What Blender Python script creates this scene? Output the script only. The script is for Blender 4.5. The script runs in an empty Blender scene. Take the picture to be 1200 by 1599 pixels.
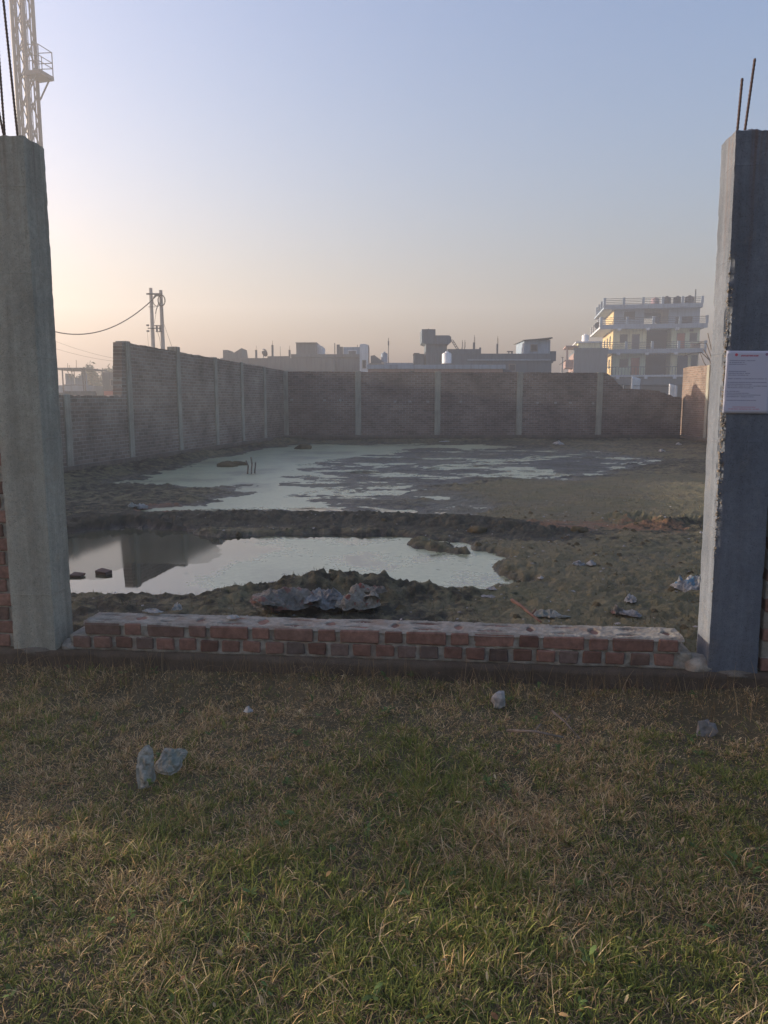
import bpy, bmesh, math, random
import numpy as np
from mathutils import Vector, Matrix
R = math.radians
random.seed(7); RNG = np.random.default_rng(11)
SC = bpy.context.scene
COL = SC.collection

# ------------------------------------------------------------------ camera, sky, sun, exposure
EYE = 1.65
PITCH = math.atan(174.5 / 1200)
cam_d = bpy.data.cameras.new('camera'); cam = bpy.data.objects.new('camera', cam_d); COL.objects.link(cam)
cam_d.sensor_fit = 'HORIZONTAL'; cam_d.sensor_width = 36.0; cam_d.lens = 36.0
cam_d.clip_start = 0.05; cam_d.clip_end = 2000
cam.location = (0, 0, EYE); cam.rotation_euler = (R(90) - PITCH, 0, 0)
SC.camera = cam

SUN_AZ, SUN_EL = R(-73), R(8.0)            # azimuth from +Y, negative = towards -X
world = bpy.data.worlds.new('World'); SC.world = world; world.use_nodes = True
wn = world.node_tree; wn.nodes.clear()
w_out = wn.nodes.new('ShaderNodeOutputWorld'); w_bg = wn.nodes.new('ShaderNodeBackground')
w_sky = wn.nodes.new('ShaderNodeTexSky'); w_sky.sky_type = 'NISHITA'; w_sky.sun_disc = False
w_sky.sun_elevation = SUN_EL; w_sky.sun_rotation = SUN_AZ
w_sky.altitude = 0; w_sky.air_density = 1.5; w_sky.dust_density = 5.0; w_sky.ozone_density = 4.0
w_bg.inputs['Strength'].default_value = 0.15
SKY_TINT = (1.23, 0.955, 1.01)                # smog colour of the air above the haze
w_mul = wn.nodes.new('ShaderNodeMix'); w_mul.data_type = 'RGBA'; w_mul.blend_type = 'MULTIPLY'; w_mul.inputs[0].default_value = 1.0; w_mul.inputs[7].default_value = (*SKY_TINT, 1)
wn.links.new(w_sky.outputs['Color'], w_mul.inputs[6]); wn.links.new(w_mul.outputs[2], w_bg.inputs['Color']); wn.links.new(w_bg.outputs[0], w_out.inputs['Surface'])

sun_d = bpy.data.lights.new('sun', 'SUN'); sun = bpy.data.objects.new('sun', sun_d); COL.objects.link(sun)
sun_d.energy = 4.2; sun_d.angle = R(1.2); sun_d.color = (1.0, 0.87, 0.70)
sdir = Vector((math.sin(SUN_AZ) * math.cos(SUN_EL), math.cos(SUN_AZ) * math.cos(SUN_EL), math.sin(SUN_EL)))
sun.rotation_euler = sdir.to_track_quat('Z', 'Y').to_euler()

SC.view_settings.view_transform = 'Standard'; SC.view_settings.look = 'None'
SC.view_settings.exposure = 1.6; SC.view_settings.gamma = 1.0; SC.view_settings.use_curve_mapping = False
SC.render.engine = 'CYCLES'
cy = SC.cycles
cy.use_denoising = True
cy.max_bounces = 6; cy.diffuse_bounces = 3; cy.glossy_bounces = 3; cy.transmission_bounces = 4
cy.volume_bounces = 0; cy.transparent_max_bounces = 8
cy.use_adaptive_sampling = True; cy.adaptive_threshold = 0.015
HAZE_DENSITY, HAZE_ANISO = 0.0042, 0.42

# ------------------------------------------------------------------ helpers
def ray(x, y):
    xr = (x - 600) / 1200; yd = (y - 799.5) / 1200
    return Vector((xr, math.cos(PITCH) - yd * math.sin(PITCH), -(math.sin(PITCH) + yd * math.cos(PITCH))))
def P(x, y, z=0.0):                       # point of the level z seen at that place of the photograph
    d = ray(x, y); t = (z - EYE) / d.z
    return Vector((d.x * t, d.y * t, z))
def PD(x, y, Y):                          # point at the distance Y
    d = ray(x, y); t = Y / d.y
    return Vector((d.x * t, Y, EYE + d.z * t))
def pz(y, Y, x=600): return PD(x, y, Y).z
def pxx(x, Y, y=600): return PD(x, y, Y).x

def tag(o, label=None, cat=None, group=None, kind=None):
    if label: o['label'] = label
    if cat: o['category'] = cat
    if group: o['group'] = group
    if kind: o['kind'] = kind
    return o
def empty(name, loc=(0, 0, 0), rz=0.0, parent=None):
    o = bpy.data.objects.new(name, None); COL.objects.link(o)
    o.location = loc; o.rotation_euler = (0, 0, rz); o.empty_display_size = 0.2
    if parent: o.parent = parent
    return o
def link(name, me, mat=None, parent=None, loc=None, rz=None):
    o = bpy.data.objects.new(name, me); COL.objects.link(o)
    if mat and not me.materials: me.materials.append(mat)
    if parent: o.parent = parent
    if loc is not None: o.location = loc
    if rz is not None: o.rotation_euler = (0, 0, rz)
    return o

class MB:
    def __init__(s): s.v = []; s.f = []
    def add(s, v, f):
        n = len(s.v); s.v += [tuple(q) for q in v]; s.f += [tuple(i + n for i in q) for q in f]; return s
    def box(s, x0, x1, y0, y1, z0, z1):
        v = [(x0, y0, z0), (x1, y0, z0), (x1, y1, z0), (x0, y1, z0), (x0, y0, z1), (x1, y0, z1), (x1, y1, z1), (x0, y1, z1)]
        return s.add(v, [(0, 3, 2, 1), (4, 5, 6, 7), (0, 1, 5, 4), (1, 2, 6, 5), (2, 3, 7, 6), (3, 0, 4, 7)])
    def prism(s, poly, y0, y1):           # polygon in x,z (counter-clockwise seen from -y) run from y0 to y1
        n = len(poly)
        v = [(a, y0, b) for a, b in poly] + [(a, y1, b) for a, b in poly]
        f = [tuple(range(n)), tuple(range(2 * n - 1, n - 1, -1))]
        f += [((i + 1) % n, i, i + n, (i + 1) % n + n) for i in range(n)]
        return s.add(v, f)
    def tube(s, pts, r, n=6, caps=True):
        pts = [Vector(p) for p in pts]; rr = r if isinstance(r, (list, tuple)) else [r] * len(pts)
        v = []; up = Vector((0.013, 0.021, 1))
        for i, p in enumerate(pts):
            d = (pts[min(i + 1, len(pts) - 1)] - pts[max(i - 1, 0)]).normalized()
            ref = up if abs(d.z) < 0.95 else Vector((1, 0.01, 0))
            a = d.cross(ref).normalized(); b = d.cross(a).normalized()
            for k in range(n):
                t = 2 * math.pi * k / n
                v.append(p + (a * math.cos(t) + b * math.sin(t)) * rr[i])
        f = []
        for i in range(len(pts) - 1):
            for k in range(n):
                f.append((i * n + k, i * n + (k + 1) % n, (i + 1) * n + (k + 1) % n, (i + 1) * n + k))
        if caps:
            f.append(tuple(range(n - 1, -1, -1))); f.append(tuple(range((len(pts) - 1) * n, len(pts) * n)))
        return s.add(v, f)
    def lathe(s, prof, c=(0, 0, 0), n=16):
        v = []; f = []
        for r, z in prof:
            for k in range(n):
                t = 2 * math.pi * k / n; v.append((c[0] + r * math.cos(t), c[1] + r * math.sin(t), c[2] + z))
        for i in range(len(prof) - 1):
            for k in range(n): f.append((i * n + k, i * n + (k + 1) % n, (i + 1) * n + (k + 1) % n, (i + 1) * n + k))
        f.append(tuple(range(n - 1, -1, -1))); f.append(tuple(range((len(prof) - 1) * n, len(prof) * n)))
        return s.add(v, f)
    def mesh(s, name, smooth=False):
        me = bpy.data.meshes.new(name); me.from_pydata(s.v, [], s.f); me.update()
        if smooth: me.polygons.foreach_set('use_smooth', [True] * len(me.polygons))
        return me
    def build(s, name, mat, parent=None, smooth=False, loc=None, rz=None):
        return link(name, s.mesh(name, smooth), mat, parent, loc, rz)

def np_mesh(name, V, F4, smooth=False, F3=None):
    me = bpy.data.meshes.new(name)
    V = np.asarray(V, np.float32); F4 = np.asarray(F4, np.int32).reshape(-1, 4)
    F3 = np.zeros((0, 3), np.int32) if F3 is None else np.asarray(F3, np.int32).reshape(-1, 3)
    me.vertices.add(len(V)); me.vertices.foreach_set('co', V.ravel())
    nl = F4.size + F3.size; me.loops.add(nl)
    me.loops.foreach_set('vertex_index', np.concatenate([F4.ravel(), F3.ravel()]))
    me.polygons.add(len(F4) + len(F3))
    ls = np.concatenate([np.arange(len(F4)) * 4, F4.size + np.arange(len(F3)) * 3]).astype(np.int32)
    me.polygons.foreach_set('loop_start', ls)
    if smooth: me.polygons.foreach_set('use_smooth', np.ones(len(ls), bool))
    me.update(calc_edges=True); me.validate()
    return me
def grid_faces(nr, nc):
    i = np.arange(nr - 1)[:, None] * nc + np.arange(nc - 1)[None, :]
    return np.stack([i, i + 1, i + nc + 1, i + nc], -1).reshape(-1, 4)
def color_attr(me, name, cols):
    a = me.color_attributes.new(name, 'FLOAT_COLOR', 'POINT')
    c = np.ones((len(me.vertices), 4), np.float32); c[:, :cols.shape[1]] = cols
    a.data.foreach_set('color', c.ravel())

# vectorised value noise
_perm = np.random.default_rng(3).random((3, 64, 64, 64)).astype(np.float32)
def vn(x, y, z=0.0, ch=0):
    x = np.asarray(x, float); y = np.asarray(y, float); z = np.asarray(z, float) + 0 * x
    xi = np.floor(x).astype(int); yi = np.floor(y).astype(int); zi = np.floor(z).astype(int)
    fx = x - xi; fy = y - yi; fz = z - zi
    fx = fx * fx * (3 - 2 * fx); fy = fy * fy * (3 - 2 * fy); fz = fz * fz * (3 - 2 * fz)
    T = _perm[ch]; r = 0
    for a in (0, 1):
        for b in (0, 1):
            for c in (0, 1):
                w = (fx if a else 1 - fx) * (fy if b else 1 - fy) * (fz if c else 1 - fz)
                r = r + w * T[(xi + a) & 63, (yi + b) & 63, (zi + c) & 63]
    return r * 2 - 1
def fbm(x, y, z=0.0, o=4, ch=0, g=0.5):
    s = 0; a = 1; t = 0
    for i in range(o):
        k = 2.03 ** i
        s = s + a * vn(np.asarray(x) * k + 7.3 * i, np.asarray(y) * k + 3.1 * i, np.asarray(z) * k, ch); t += a; a *= g
    return s / t
def sdf(px, py, poly):                     # signed distance, negative inside
    poly = np.array(poly); d = np.full(px.shape, 1e9); ins = np.zeros(px.shape, bool)
    for i in range(len(poly)):
        a = poly[i]; b = poly[(i + 1) % len(poly)]; e = b - a
        wx = px - a[0]; wy = py - a[1]
        t = np.clip((wx * e[0] + wy * e[1]) / (e @ e), 0, 1)
        d = np.minimum(d, np.hypot(wx - t * e[0], wy - t * e[1]))
        c = ((a[1] > py) != (b[1] > py)) & (px < (b[0] - a[0]) * (py - a[1]) / (b[1] - a[1] + 1e-12) + a[0])
        ins ^= c
    return np.where(ins, -d, d)
def sdl(px, py, pts):                      # distance to a polyline
    pts = np.array(pts); d = np.full(px.shape, 1e9)
    for a, b in zip(pts[:-1], pts[1:]):
        e = b - a; t = np.clip(((px - a[0]) * e[0] + (py - a[1]) * e[1]) / (e @ e), 0, 1)
        d = np.minimum(d, np.hypot(px - a[0] - t * e[0], py - a[1] - t * e[1]))
    return d
def sm(a, b, x):
    t = np.clip((x - a) / (b - a), 0, 1); return t * t * (3 - 2 * t)

# ------------------------------------------------------------------ materials
class N:
    def __init__(s, name):
        s.m = bpy.data.materials.new(name); s.m.use_nodes = True; s.t = s.m.node_tree
        s.b = s.t.nodes['Principled BSDF']; s.out = s.t.nodes['Material Output']
    def n(s, typ, **kw):
        o = s.t.nodes.new(typ)
        for k, v in kw.items():
            if k.startswith('i_'):
                o.inputs[k[2:].replace('_', ' ')].default_value = v
            else: setattr(o, k, v)
        return o
    def l(s, a, b): s.t.links.new(a, b)
    def pos(s): return s.n('ShaderNodeNewGeometry').outputs['Position']
    def objco(s): return s.n('ShaderNodeTexCoord').outputs['Object']
    def map(s, v, scale):
        m = s.n('ShaderNodeMapping'); m.inputs['Scale'].default_value = scale; s.l(v, m.inputs['Vector']); return m.outputs[0]
    def noise(s, v, scale, detail=4, rough=0.55):
        o = s.n('ShaderNodeTexNoise', i_Scale=scale, i_Detail=detail, i_Roughness=rough); s.l(v, o.inputs['Vector']); return o.outputs['Fac']
    def ramp(s, fac, stops):
        o = s.n('ShaderNodeValToRGB'); e = o.color_ramp.elements
        while len(e) < len(stops): e.new(0.5)
        for q, (p, c) in zip(e, stops):
            q.position = p; q.color = (c, c, c, 1) if isinstance(c, (int, float)) else (*c, 1)
        s.l(fac, o.inputs[0]); return o.outputs[0]
    def mix(s, fac, a, b, mode='MIX'):
        o = s.n('ShaderNodeMix', data_type='RGBA', blend_type=mode)
        for val, sock in ((fac, o.inputs[0]), (a, o.inputs[6]), (b, o.inputs[7])):
            if isinstance(val, (int, float)): sock.default_value = val
            elif isinstance(val, tuple): sock.default_value = (*val, 1)
            else: s.l(val, sock)
        return o.outputs[2]
    def math(s, op, a, b=0.0):
        o = s.n('ShaderNodeMath', operation=op)
        for val, sock in ((a, o.inputs[0]), (b, o.inputs[1])):
            if isinstance(val, (int, float)): sock.default_value = val
            else: s.l(val, sock)
        return o.outputs[0]
    def bump(s, h, strength=0.4, dist=0.02):
        o = s.n('ShaderNodeBump', i_Strength=strength, i_Distance=dist); s.l(h, o.inputs['Height']); s.l(o.outputs[0], s.b.inputs['Normal']); return o
    def fin(s, col, rough=0.85, spec=0.3):
        if isinstance(col, tuple): s.b.inputs['Base Color'].default_value = (*col, 1)
        else: s.l(col, s.b.inputs['Base Color'])
        if isinstance(rough, (int, float)): s.b.inputs['Roughness'].default_value = rough
        else: s.l(rough, s.b.inputs['Roughness'])
        s.b.inputs['Specular IOR Level'].default_value = spec
        return s.m

def mottled(name, c1, c2, scale=3.0, rough=0.85, bump=0.3, bscale=40, streak=0.0, c3=None, spec=0.3, dist=0.01):
    k = N(name); p = k.pos()
    f = k.ramp(k.noise(p, scale, 6, 0.62), [(0.32, 0.0), (0.68, 1.0)])
    c = k.mix(f, c1, c2)
    if streak:                              # vertical weather stains
        q = k.map(p, (6, 6, 0.5)); g = k.ramp(k.noise(q, 1.3, 5, 0.6), [(0.45, 1.0), (0.72, 1 - streak)])
        c = k.mix(1.0, c, g, 'MULTIPLY')
    if c3:
        c = k.mix(k.ramp(k.noise(p, scale * 0.37, 4), [(0.52, 0.0), (0.66, 1.0)]), c, c3)
    if bump: k.bump(k.noise(p, bscale, 5, 0.65), bump, dist)
    return k.fin(c, rough, spec)

MAT = {}
def far_brick(name, axis_x=True, c1=(0.155, 0.115, 0.092), c2=(0.25, 0.19, 0.152), mortar=(0.28, 0.265, 0.235)):
    k = N(name); o = k.objco()
    sp = k.n('ShaderNodeSeparateXYZ'); k.l(o, sp.inputs[0]); cb = k.n('ShaderNodeCombineXYZ')
    k.l(sp.outputs[0], cb.inputs[0]); k.l(sp.outputs[2], cb.inputs[1])
    br = k.n('ShaderNodeTexBrick', i_Scale=1.0, i_Mortar_Size=0.011, i_Mortar_Smooth=0.25, i_Brick_Width=0.24, i_Row_Height=0.085, i_Bias=-0.1)
    br.inputs['Color1'].default_value = (*c1, 1); br.inputs['Color2'].default_value = (*c2, 1); br.inputs['Mortar'].default_value = (*mortar, 1)
    jit = k.mix(0.012, cb.outputs[0], k.n('ShaderNodeTexNoise', i_Scale=3.0).outputs['Color'], 'ADD')
    k.l(jit, br.inputs['Vector'])
    p = k.pos()
    stain = k.ramp(k.noise(p, 0.9, 6, 0.65), [(0.3, 0.55), (0.7, 1.25)])
    c = k.mix(1.0, br.outputs['Color'], stain, 'MULTIPLY')
    q = k.map(o, (0.8, 0.8, 7.0))           # lime bloom along some courses
    ef = k.ramp(k.noise(q, 1.5, 5, 0.7), [(0.60, 0.0), (0.74, 0.55)])
    c = k.mix(ef, c, (0.33, 0.31, 0.27))
    h = k.math('ADD', k.math('MULTIPLY', br.outputs['Fac'], -1.0), k.math('MULTIPLY', k.noise(p, 30, 4), 0.5))
    k.bump(h, 0.8, 0.02)
    return k.fin(c, 0.92, 0.2)
MAT['wall_brick'] = far_brick('weathered_brick')
MAT['wall_brick_pale'] = far_brick('flare_veiled_brick', c1=(0.185, 0.148, 0.116), c2=(0.28, 0.228, 0.182), mortar=(0.31, 0.295, 0.25))  # left wall's brick, lightened and greyed to carry lens flare in its colour
MAT['wall_brick_warm'] = far_brick('warm_brick', c1=(0.165, 0.115, 0.088), c2=(0.235, 0.172, 0.135), mortar=(0.24, 0.215, 0.185))

def brick_mat(name, tone):
    k = N(name); p = k.pos(); rnd = k.n('ShaderNodeObjectInfo').outputs['Random']
    base = k.ramp(rnd, [(0.0, tuple(v * 0.62 for v in tone)), (0.35, tone), (0.7, tuple(v * 1.25 for v in tone)), (1.0, (tone[0] * 0.7, tone[1] * 0.85, tone[2] * 0.9))])
    f = k.ramp(k.noise(p, 22, 6, 0.7), [(0.3, 0.55), (0.7, 1.25)])
    c = k.mix(1.0, base, f, 'MULTIPLY')
    g = k.ramp(k.noise(p, 9, 5, 0.7), [(0.62, 0.0), (0.80, 0.5)])
    c = k.mix(g, c, (0.25, 0.22, 0.18))     # cement smears
    k.bump(k.noise(p, 120, 5, 0.7), 0.5, 0.006)
    return k.fin(c, 0.9, 0.2)
MAT['brick'] = brick_mat('fired_brick', (0.215, 0.118, 0.088))
MAT['brick_dark'] = brick_mat('dark_fired_brick', (0.14, 0.098, 0.08))
MAT['mortar'] = mottled('cement_mortar', (0.21, 0.19, 0.155), (0.37, 0.34, 0.28), 22, 0.95, 1.0, 70, 0, (0.26, 0.205, 0.155), dist=0.01)
def concrete(name, a, b, warm):
    k = N(name); p = k.pos()
    c = k.mix(k.ramp(k.noise(p, 2.2, 7, 0.65), [(0.3, 0.0), (0.7, 1.0)]), a, b)
    st = k.ramp(k.noise(k.map(p, (9, 9, 0.7)), 1.4, 6, 0.6), [(0.40, 1.0), (0.74, 0.66)])
    c = k.mix(1.0, c, st, 'MULTIPLY')
    c = k.mix(k.ramp(k.noise(p, 5.5, 5, 0.7), [(0.58, 0.0), (0.75, 0.5)]), c, warm)
    spk = k.ramp(k.noise(p, 160, 2, 0.5), [(0.30, 0.6), (0.44, 1.0)])
    c = k.mix(1.0, c, k.ramp(k.noise(p, 34, 6, 0.75), [(0.3, 0.82), (0.7, 1.12)]), 'MULTIPLY')
    sz = k.n('ShaderNodeSeparateXYZ'); k.l(p, sz.inputs[0])
    rs = k.math('MULTIPLY', k.ramp(k.math('MULTIPLY', sz.outputs[2], 0.3), [(0.66, 0.0), (0.92, 1.0)]), k.ramp(k.noise(k.map(p, (26, 26, 0.8)), 1.0, 4, 0.6), [(0.50, 0.0), (0.68, 0.6)]))
    c = k.mix(rs, c, (0.13, 0.075, 0.045))
    c = k.mix(1.0, c, spk, 'MULTIPLY')
    pit = k.ramp(k.noise(p, 55, 3, 0.6), [(0.25, 0.0), (0.36, 1.0)])
    h = k.math('ADD', pit, k.math('MULTIPLY', k.noise(p, 12, 6, 0.7), 1.6))
    # shuttering board lines
    bl = k.math('FRACT', k.math('MULTIPLY', k.math('ADD', sz.outputs[2], k.math('MULTIPLY', k.noise(p, 3, 2), 0.02)), 2.1)); h = k.math('ADD', h, k.ramp(bl, [(0.0, 0.0), (0.012, 0.30), (0.03, 0.0)]))
    wv = k.n('ShaderNodeTexNoise', i_Scale=1.0, i_Detail=0.0); k.l(k.map(p, (0.05, 0.05, 4.5)), wv.inputs['Vector'])
    h = k.math('ADD', h, k.math('MULTIPLY', wv.outputs['Fac'], 0.9))
    k.bump(h, 0.55, 0.008)
    return k.fin(c, 0.9, 0.25)
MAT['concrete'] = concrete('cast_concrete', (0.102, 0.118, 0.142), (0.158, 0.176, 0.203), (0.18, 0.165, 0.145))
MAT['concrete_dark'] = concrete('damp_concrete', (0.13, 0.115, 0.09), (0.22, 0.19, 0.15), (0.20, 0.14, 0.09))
MAT['concrete_left'] = concrete('grey_concrete', (0.27, 0.265, 0.215), (0.41, 0.40, 0.325), (0.34, 0.29, 0.21))  # lens flare veil on left pillar mixed into this lighter colour; wall columns share it
MAT['stained'] = concrete('soil_stained_concrete', (0.075, 0.056, 0.04), (0.12, 0.092, 0.066), (0.10, 0.07, 0.045))
MAT['concrete_pale'] = concrete('pale_concrete', (0.30, 0.30, 0.28), (0.42, 0.41, 0.38), (0.34, 0.30, 0.24))
MAT['aggregate'] = mottled('broken_aggregate', (0.10, 0.085, 0.07), (0.34, 0.30, 0.25), 70, 0.95, 1.0, 120, dist=0.012)
MAT['rust'] = mottled('rusty_steel', (0.045, 0.026, 0.02), (0.085, 0.048, 0.034), 60, 0.8, 0.4, 300, dist=0.002)
MAT['steel'] = mottled('galvanised_steel', (0.03, 0.035, 0.042), (0.05, 0.056, 0.065), 4, 0.55, 0.1, 60, spec=0.5)
MAT['dark_steel'] = mottled('dark_painted_steel', (0.05, 0.055, 0.06), (0.09, 0.095, 0.10), 8, 0.6, 0.1, 60)
MAT['pole'] = mottled('pole_concrete', (0.26, 0.25, 0.24), (0.34, 0.33, 0.31), 3, 0.9, 0.2, 40)
MAT['wire'] = mottled('black_cable', (0.03, 0.03, 0.03), (0.05, 0.05, 0.05), 9, 0.6, 0)
def plaster(name, c, dirt=0.35): return mottled(name, tuple(v * 0.85 for v in c), c, 0.8, 0.9, 0.15, 20, dirt)
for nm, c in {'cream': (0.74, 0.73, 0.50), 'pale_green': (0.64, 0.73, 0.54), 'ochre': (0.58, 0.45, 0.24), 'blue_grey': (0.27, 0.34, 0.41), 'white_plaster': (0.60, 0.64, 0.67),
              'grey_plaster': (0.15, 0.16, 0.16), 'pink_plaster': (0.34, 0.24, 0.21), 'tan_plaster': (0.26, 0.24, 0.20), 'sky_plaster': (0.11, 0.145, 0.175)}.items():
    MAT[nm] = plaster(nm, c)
MAT['red_door'] = mottled('red_brown_door', (0.30, 0.10, 0.06), (0.38, 0.14, 0.085), 5, 0.6, 0.1, 40)
MAT['dark_door'] = mottled('dark_blue_door', (0.05, 0.06, 0.09), (0.08, 0.09, 0.12), 5, 0.6, 0.1, 40)
MAT['glass'] = mottled('dim_glass', (0.03, 0.04, 0.05), (0.05, 0.06, 0.07), 2, 0.15, 0, spec=0.5)
MAT['frame'] = mottled('painted_frame', (0.16, 0.14, 0.12), (0.22, 0.20, 0.18), 5, 0.6, 0)
MAT['interior'] = mottled('shade_darkened_plaster', (0.035, 0.04, 0.045), (0.055, 0.06, 0.065), 2, 0.9, 0.1)  # plaster darkened so the recess and opening look shaded
MAT['tank_black'] = mottled('black_plastic_tank', (0.006, 0.008, 0.012), (0.010, 0.013, 0.018), 3, 0.7, 0, spec=0.2)
MAT['tank_white'] = mottled('white_plastic_tank', (0.6, 0.62, 0.64), (0.7, 0.72, 0.73), 3, 0.45, 0)
MAT['tank_pink'] = mottled('faded_tank', (0.20, 0.13, 0.15), (0.26, 0.18, 0.2), 3, 0.5, 0)
MAT['red_paint'] = mottled('red_paint', (0.42, 0.07, 0.05), (0.5, 0.1, 0.07), 3, 0.6, 0.1)
MAT['cloth_white'] = mottled('white_cloth', (0.55, 0.56, 0.56), (0.7, 0.7, 0.7), 4, 0.9, 0.2)
MAT['cloth_dark'] = mottled('dark_cloth', (0.03, 0.035, 0.05), (0.06, 0.06, 0.08), 4, 0.9, 0.2)

def soil_mat(name):                        # mud, turf and dead-straw patches; masks come with the mesh
    k = N(name); p = k.pos()
    at = k.n('ShaderNodeAttribute', attribute_name='mask'); sp = k.n('ShaderNodeSeparateColor'); k.l(at.outputs['Color'], sp.inputs[0])
    turf, straw, wet = sp.outputs[0], sp.outputs[1], sp.outputs[2]
    fine = k.noise(p, 38, 6, 0.7); mid = k.noise(p, 6.5, 6, 0.65); big = k.noise(p, 0.9, 4)
    mud = k.mix(k.ramp(mid, [(0.35, 0.0), (0.65, 1.0)]), (0.030, 0.029, 0.018), (0.088, 0.080, 0.050))
    tf = k.mix(k.ramp(mid, [(0.3, 0.0), (0.7, 1.0)]), (0.10, 0.098, 0.045), (0.22, 0.195, 0.105))
    tf = k.mix(k.ramp(big, [(0.45, 0.0), (0.65, 0.6)]), tf, (0.085, 0.105, 0.045))
    tf = k.mix(k.ramp(fine, [(0.35, 0.0), (0.72, 0.8)]), tf, (0.23, 0.185, 0.105))
    c = k.mix(k.ramp(k.math('ADD', turf, k.math('MULTIPLY', k.math('SUBTRACT', mid, 0.5), 1.3)), [(0.35, 0.0), (0.6, 1.0)]), mud, tf)
    sfac = k.ramp(k.math('ADD', straw, k.math('MULTIPLY', k.math('SUBTRACT', mid, 0.5), 2.2)), [(0.45, 0.0), (0.75, 1.0)])
    c = k.mix(sfac, c, k.mix(k.ramp(fine, [(0.3, 0.0), (0.7, 1.0)]), (0.15, 0.075, 0.035), (0.34, 0.19, 0.10)))
    c = k.mix(k.math('MULTIPLY', wet, 0.6), c, (0.016, 0.015, 0.012))
    h = k.math('ADD', k.math('MULTIPLY', fine, 1.0), k.math('MULTIPLY', mid, 1.4))
    k.bump(h, 0.9, 0.035)
    r = k.ramp(wet, [(0.0, 0.92), (1.0, 0.38)])
    return k.fin(c, r, 0.35)
MAT['soil'] = soil_mat('mud_and_turf')
MAT['earth'] = mottled('brown_earth', (0.065, 0.055, 0.028), (0.125, 0.10, 0.052), 3, 0.95, 0.8, 40, dist=0.03)
MAT['plain'] = mottled('dry_plain', (0.11, 0.095, 0.06), (0.17, 0.15, 0.10), 0.2, 0.95, 0.3, 8)

def water_mat():
    k = N('pond_water'); p = k.pos()
    at = k.n('ShaderNodeAttribute', attribute_name='mask'); sp = k.n('ShaderNodeSeparateColor'); k.l(at.outputs['Color'], sp.inputs[0])
    film = sp.outputs[0]
    n1 = k.noise(p, 1.1, 7, 0.68); n2 = k.noise(p, 14, 5, 0.7)
    f = k.math('ADD', film, k.math('MULTIPLY', k.math('SUBTRACT', n1, 0.5), 1.5))
    f = k.math('ADD', f, k.math('MULTIPLY', k.math('SUBTRACT', n2, 0.5), 0.35))
    fm = k.ramp(f, [(0.40, 0.0), (0.62, 1.0)])
    c = k.mix(fm, (0.030, 0.032, 0.020), k.mix(k.ramp(n2, [(0.35, 0.0), (0.65, 1.0)]), (0.33, 0.345, 0.185), (0.45, 0.46, 0.275)))
    olv = k.ramp(k.noise(p, 0.55, 7, 0.7), [(0.48, 0.0), (0.62, 0.75)])
    c = k.mix(k.math('MULTIPLY', olv, k.ramp(film, [(0.7, 0.0), (0.9, 1.0)])), c, (0.14, 0.135, 0.07))
    r = k.ramp(fm, [(0.0, 0.02), (1.0, 0.30)])
    k.bump(k.math('ADD', k.math('MULTIPLY', k.noise(p, 5, 3), 0.25), k.math('MULTIPLY', k.math('MULTIPLY', fm, n2), 0.15)), 0.03, 0.01)
    k.b.inputs['IOR'].default_value = 2.4
    sl = k.ramp(k.math('ADD', sp.outputs[1], k.math('MULTIPLY', k.math('SUBTRACT', n2, 0.5), 1.1)), [(0.42, 0.0), (0.58, 1.0)])
    c = k.mix(sl, c, k.mix(n1, (0.050, 0.050, 0.030), (0.085, 0.082, 0.050))); r = k.mix(sl, r, (0.07, 0.07, 0.07))
    m_ = k.fin(c, r, 0.5); k.l(k.math('SUBTRACT', 2.4, k.math('MULTIPLY', sl, 1.12)), k.b.inputs['IOR'])
    return m_
MAT['water'] = water_mat()

def blade_mat(name, rough=0.75, transl=0.25):
    k = N(name); at = k.n('ShaderNodeAttribute', attribute_name='tint')
    k.fin(at.outputs['Color'], rough, 0.2)
    tr = k.n('ShaderNodeBsdfTranslucent'); k.l(at.outputs['Color'], tr.inputs['Color'])
    mx = k.n('ShaderNodeMixShader'); mx.inputs[0].default_value = transl
    k.l(k.b.outputs[0], mx.inputs[1]); k.l(tr.outputs[0], mx.inputs[2]); k.l(mx.outputs[0], k.out.inputs['Surface'])
    return k.m
MAT['blade'] = blade_mat('grass_blades')
def plastic(name, a, b, accent=None, rough=0.38):
    k = N(name); p = k.pos()
    c = k.mix(k.ramp(k.noise(p, 11, 6, 0.7), [(0.35, 0.0), (0.65, 1.0)]), a, b)
    if accent: c = k.mix(k.ramp(k.noise(p, 9.0, 3, 0.6), [(0.56, 0.0), (0.60, 0.85)]), c, accent)
    c = k.mix(k.ramp(k.noise(p, 16, 6, 0.75), [(0.48, 0.0), (0.74, 0.5)]), c, (0.075, 0.065, 0.048))
    wp = k.n('ShaderNodeTexNoise', i_Scale=14.0, i_Detail=3.0); k.l(p, wp.inputs['Vector'])
    vv = k.mix(0.06, p, wp.outputs['Color'], 'ADD')
    hs = []
    for sc_ in (17.0, 43.0):
        vo = k.n('ShaderNodeTexVoronoi', feature='DISTANCE_TO_EDGE', i_Scale=sc_); k.l(vv, vo.inputs['Vector']); hs.append(k.ramp(vo.outputs['Distance'], [(0.0, 1.0), (0.35, 0.0)]))
    k.bump(k.math('ADD', hs[0], k.math('MULTIPLY', hs[1], 0.5)), 0.9, 0.012)
    k.fin(c, rough, 0.5)
    tr = k.n('ShaderNodeBsdfTranslucent'); k.l(c, tr.inputs['Color']); mx = k.n('ShaderNodeMixShader'); mx.inputs[0].default_value = 0.3
    k.l(k.b.outputs[0], mx.inputs[1]); k.l(tr.outputs[0], mx.inputs[2]); k.l(mx.outputs[0], k.out.inputs['Surface'])
    return k.m
MAT['sack_grey'] = plastic('dirty_grey_sack', (0.14, 0.13, 0.11), (0.34, 0.31, 0.25), (0.30, 0.13, 0.09))
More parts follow.
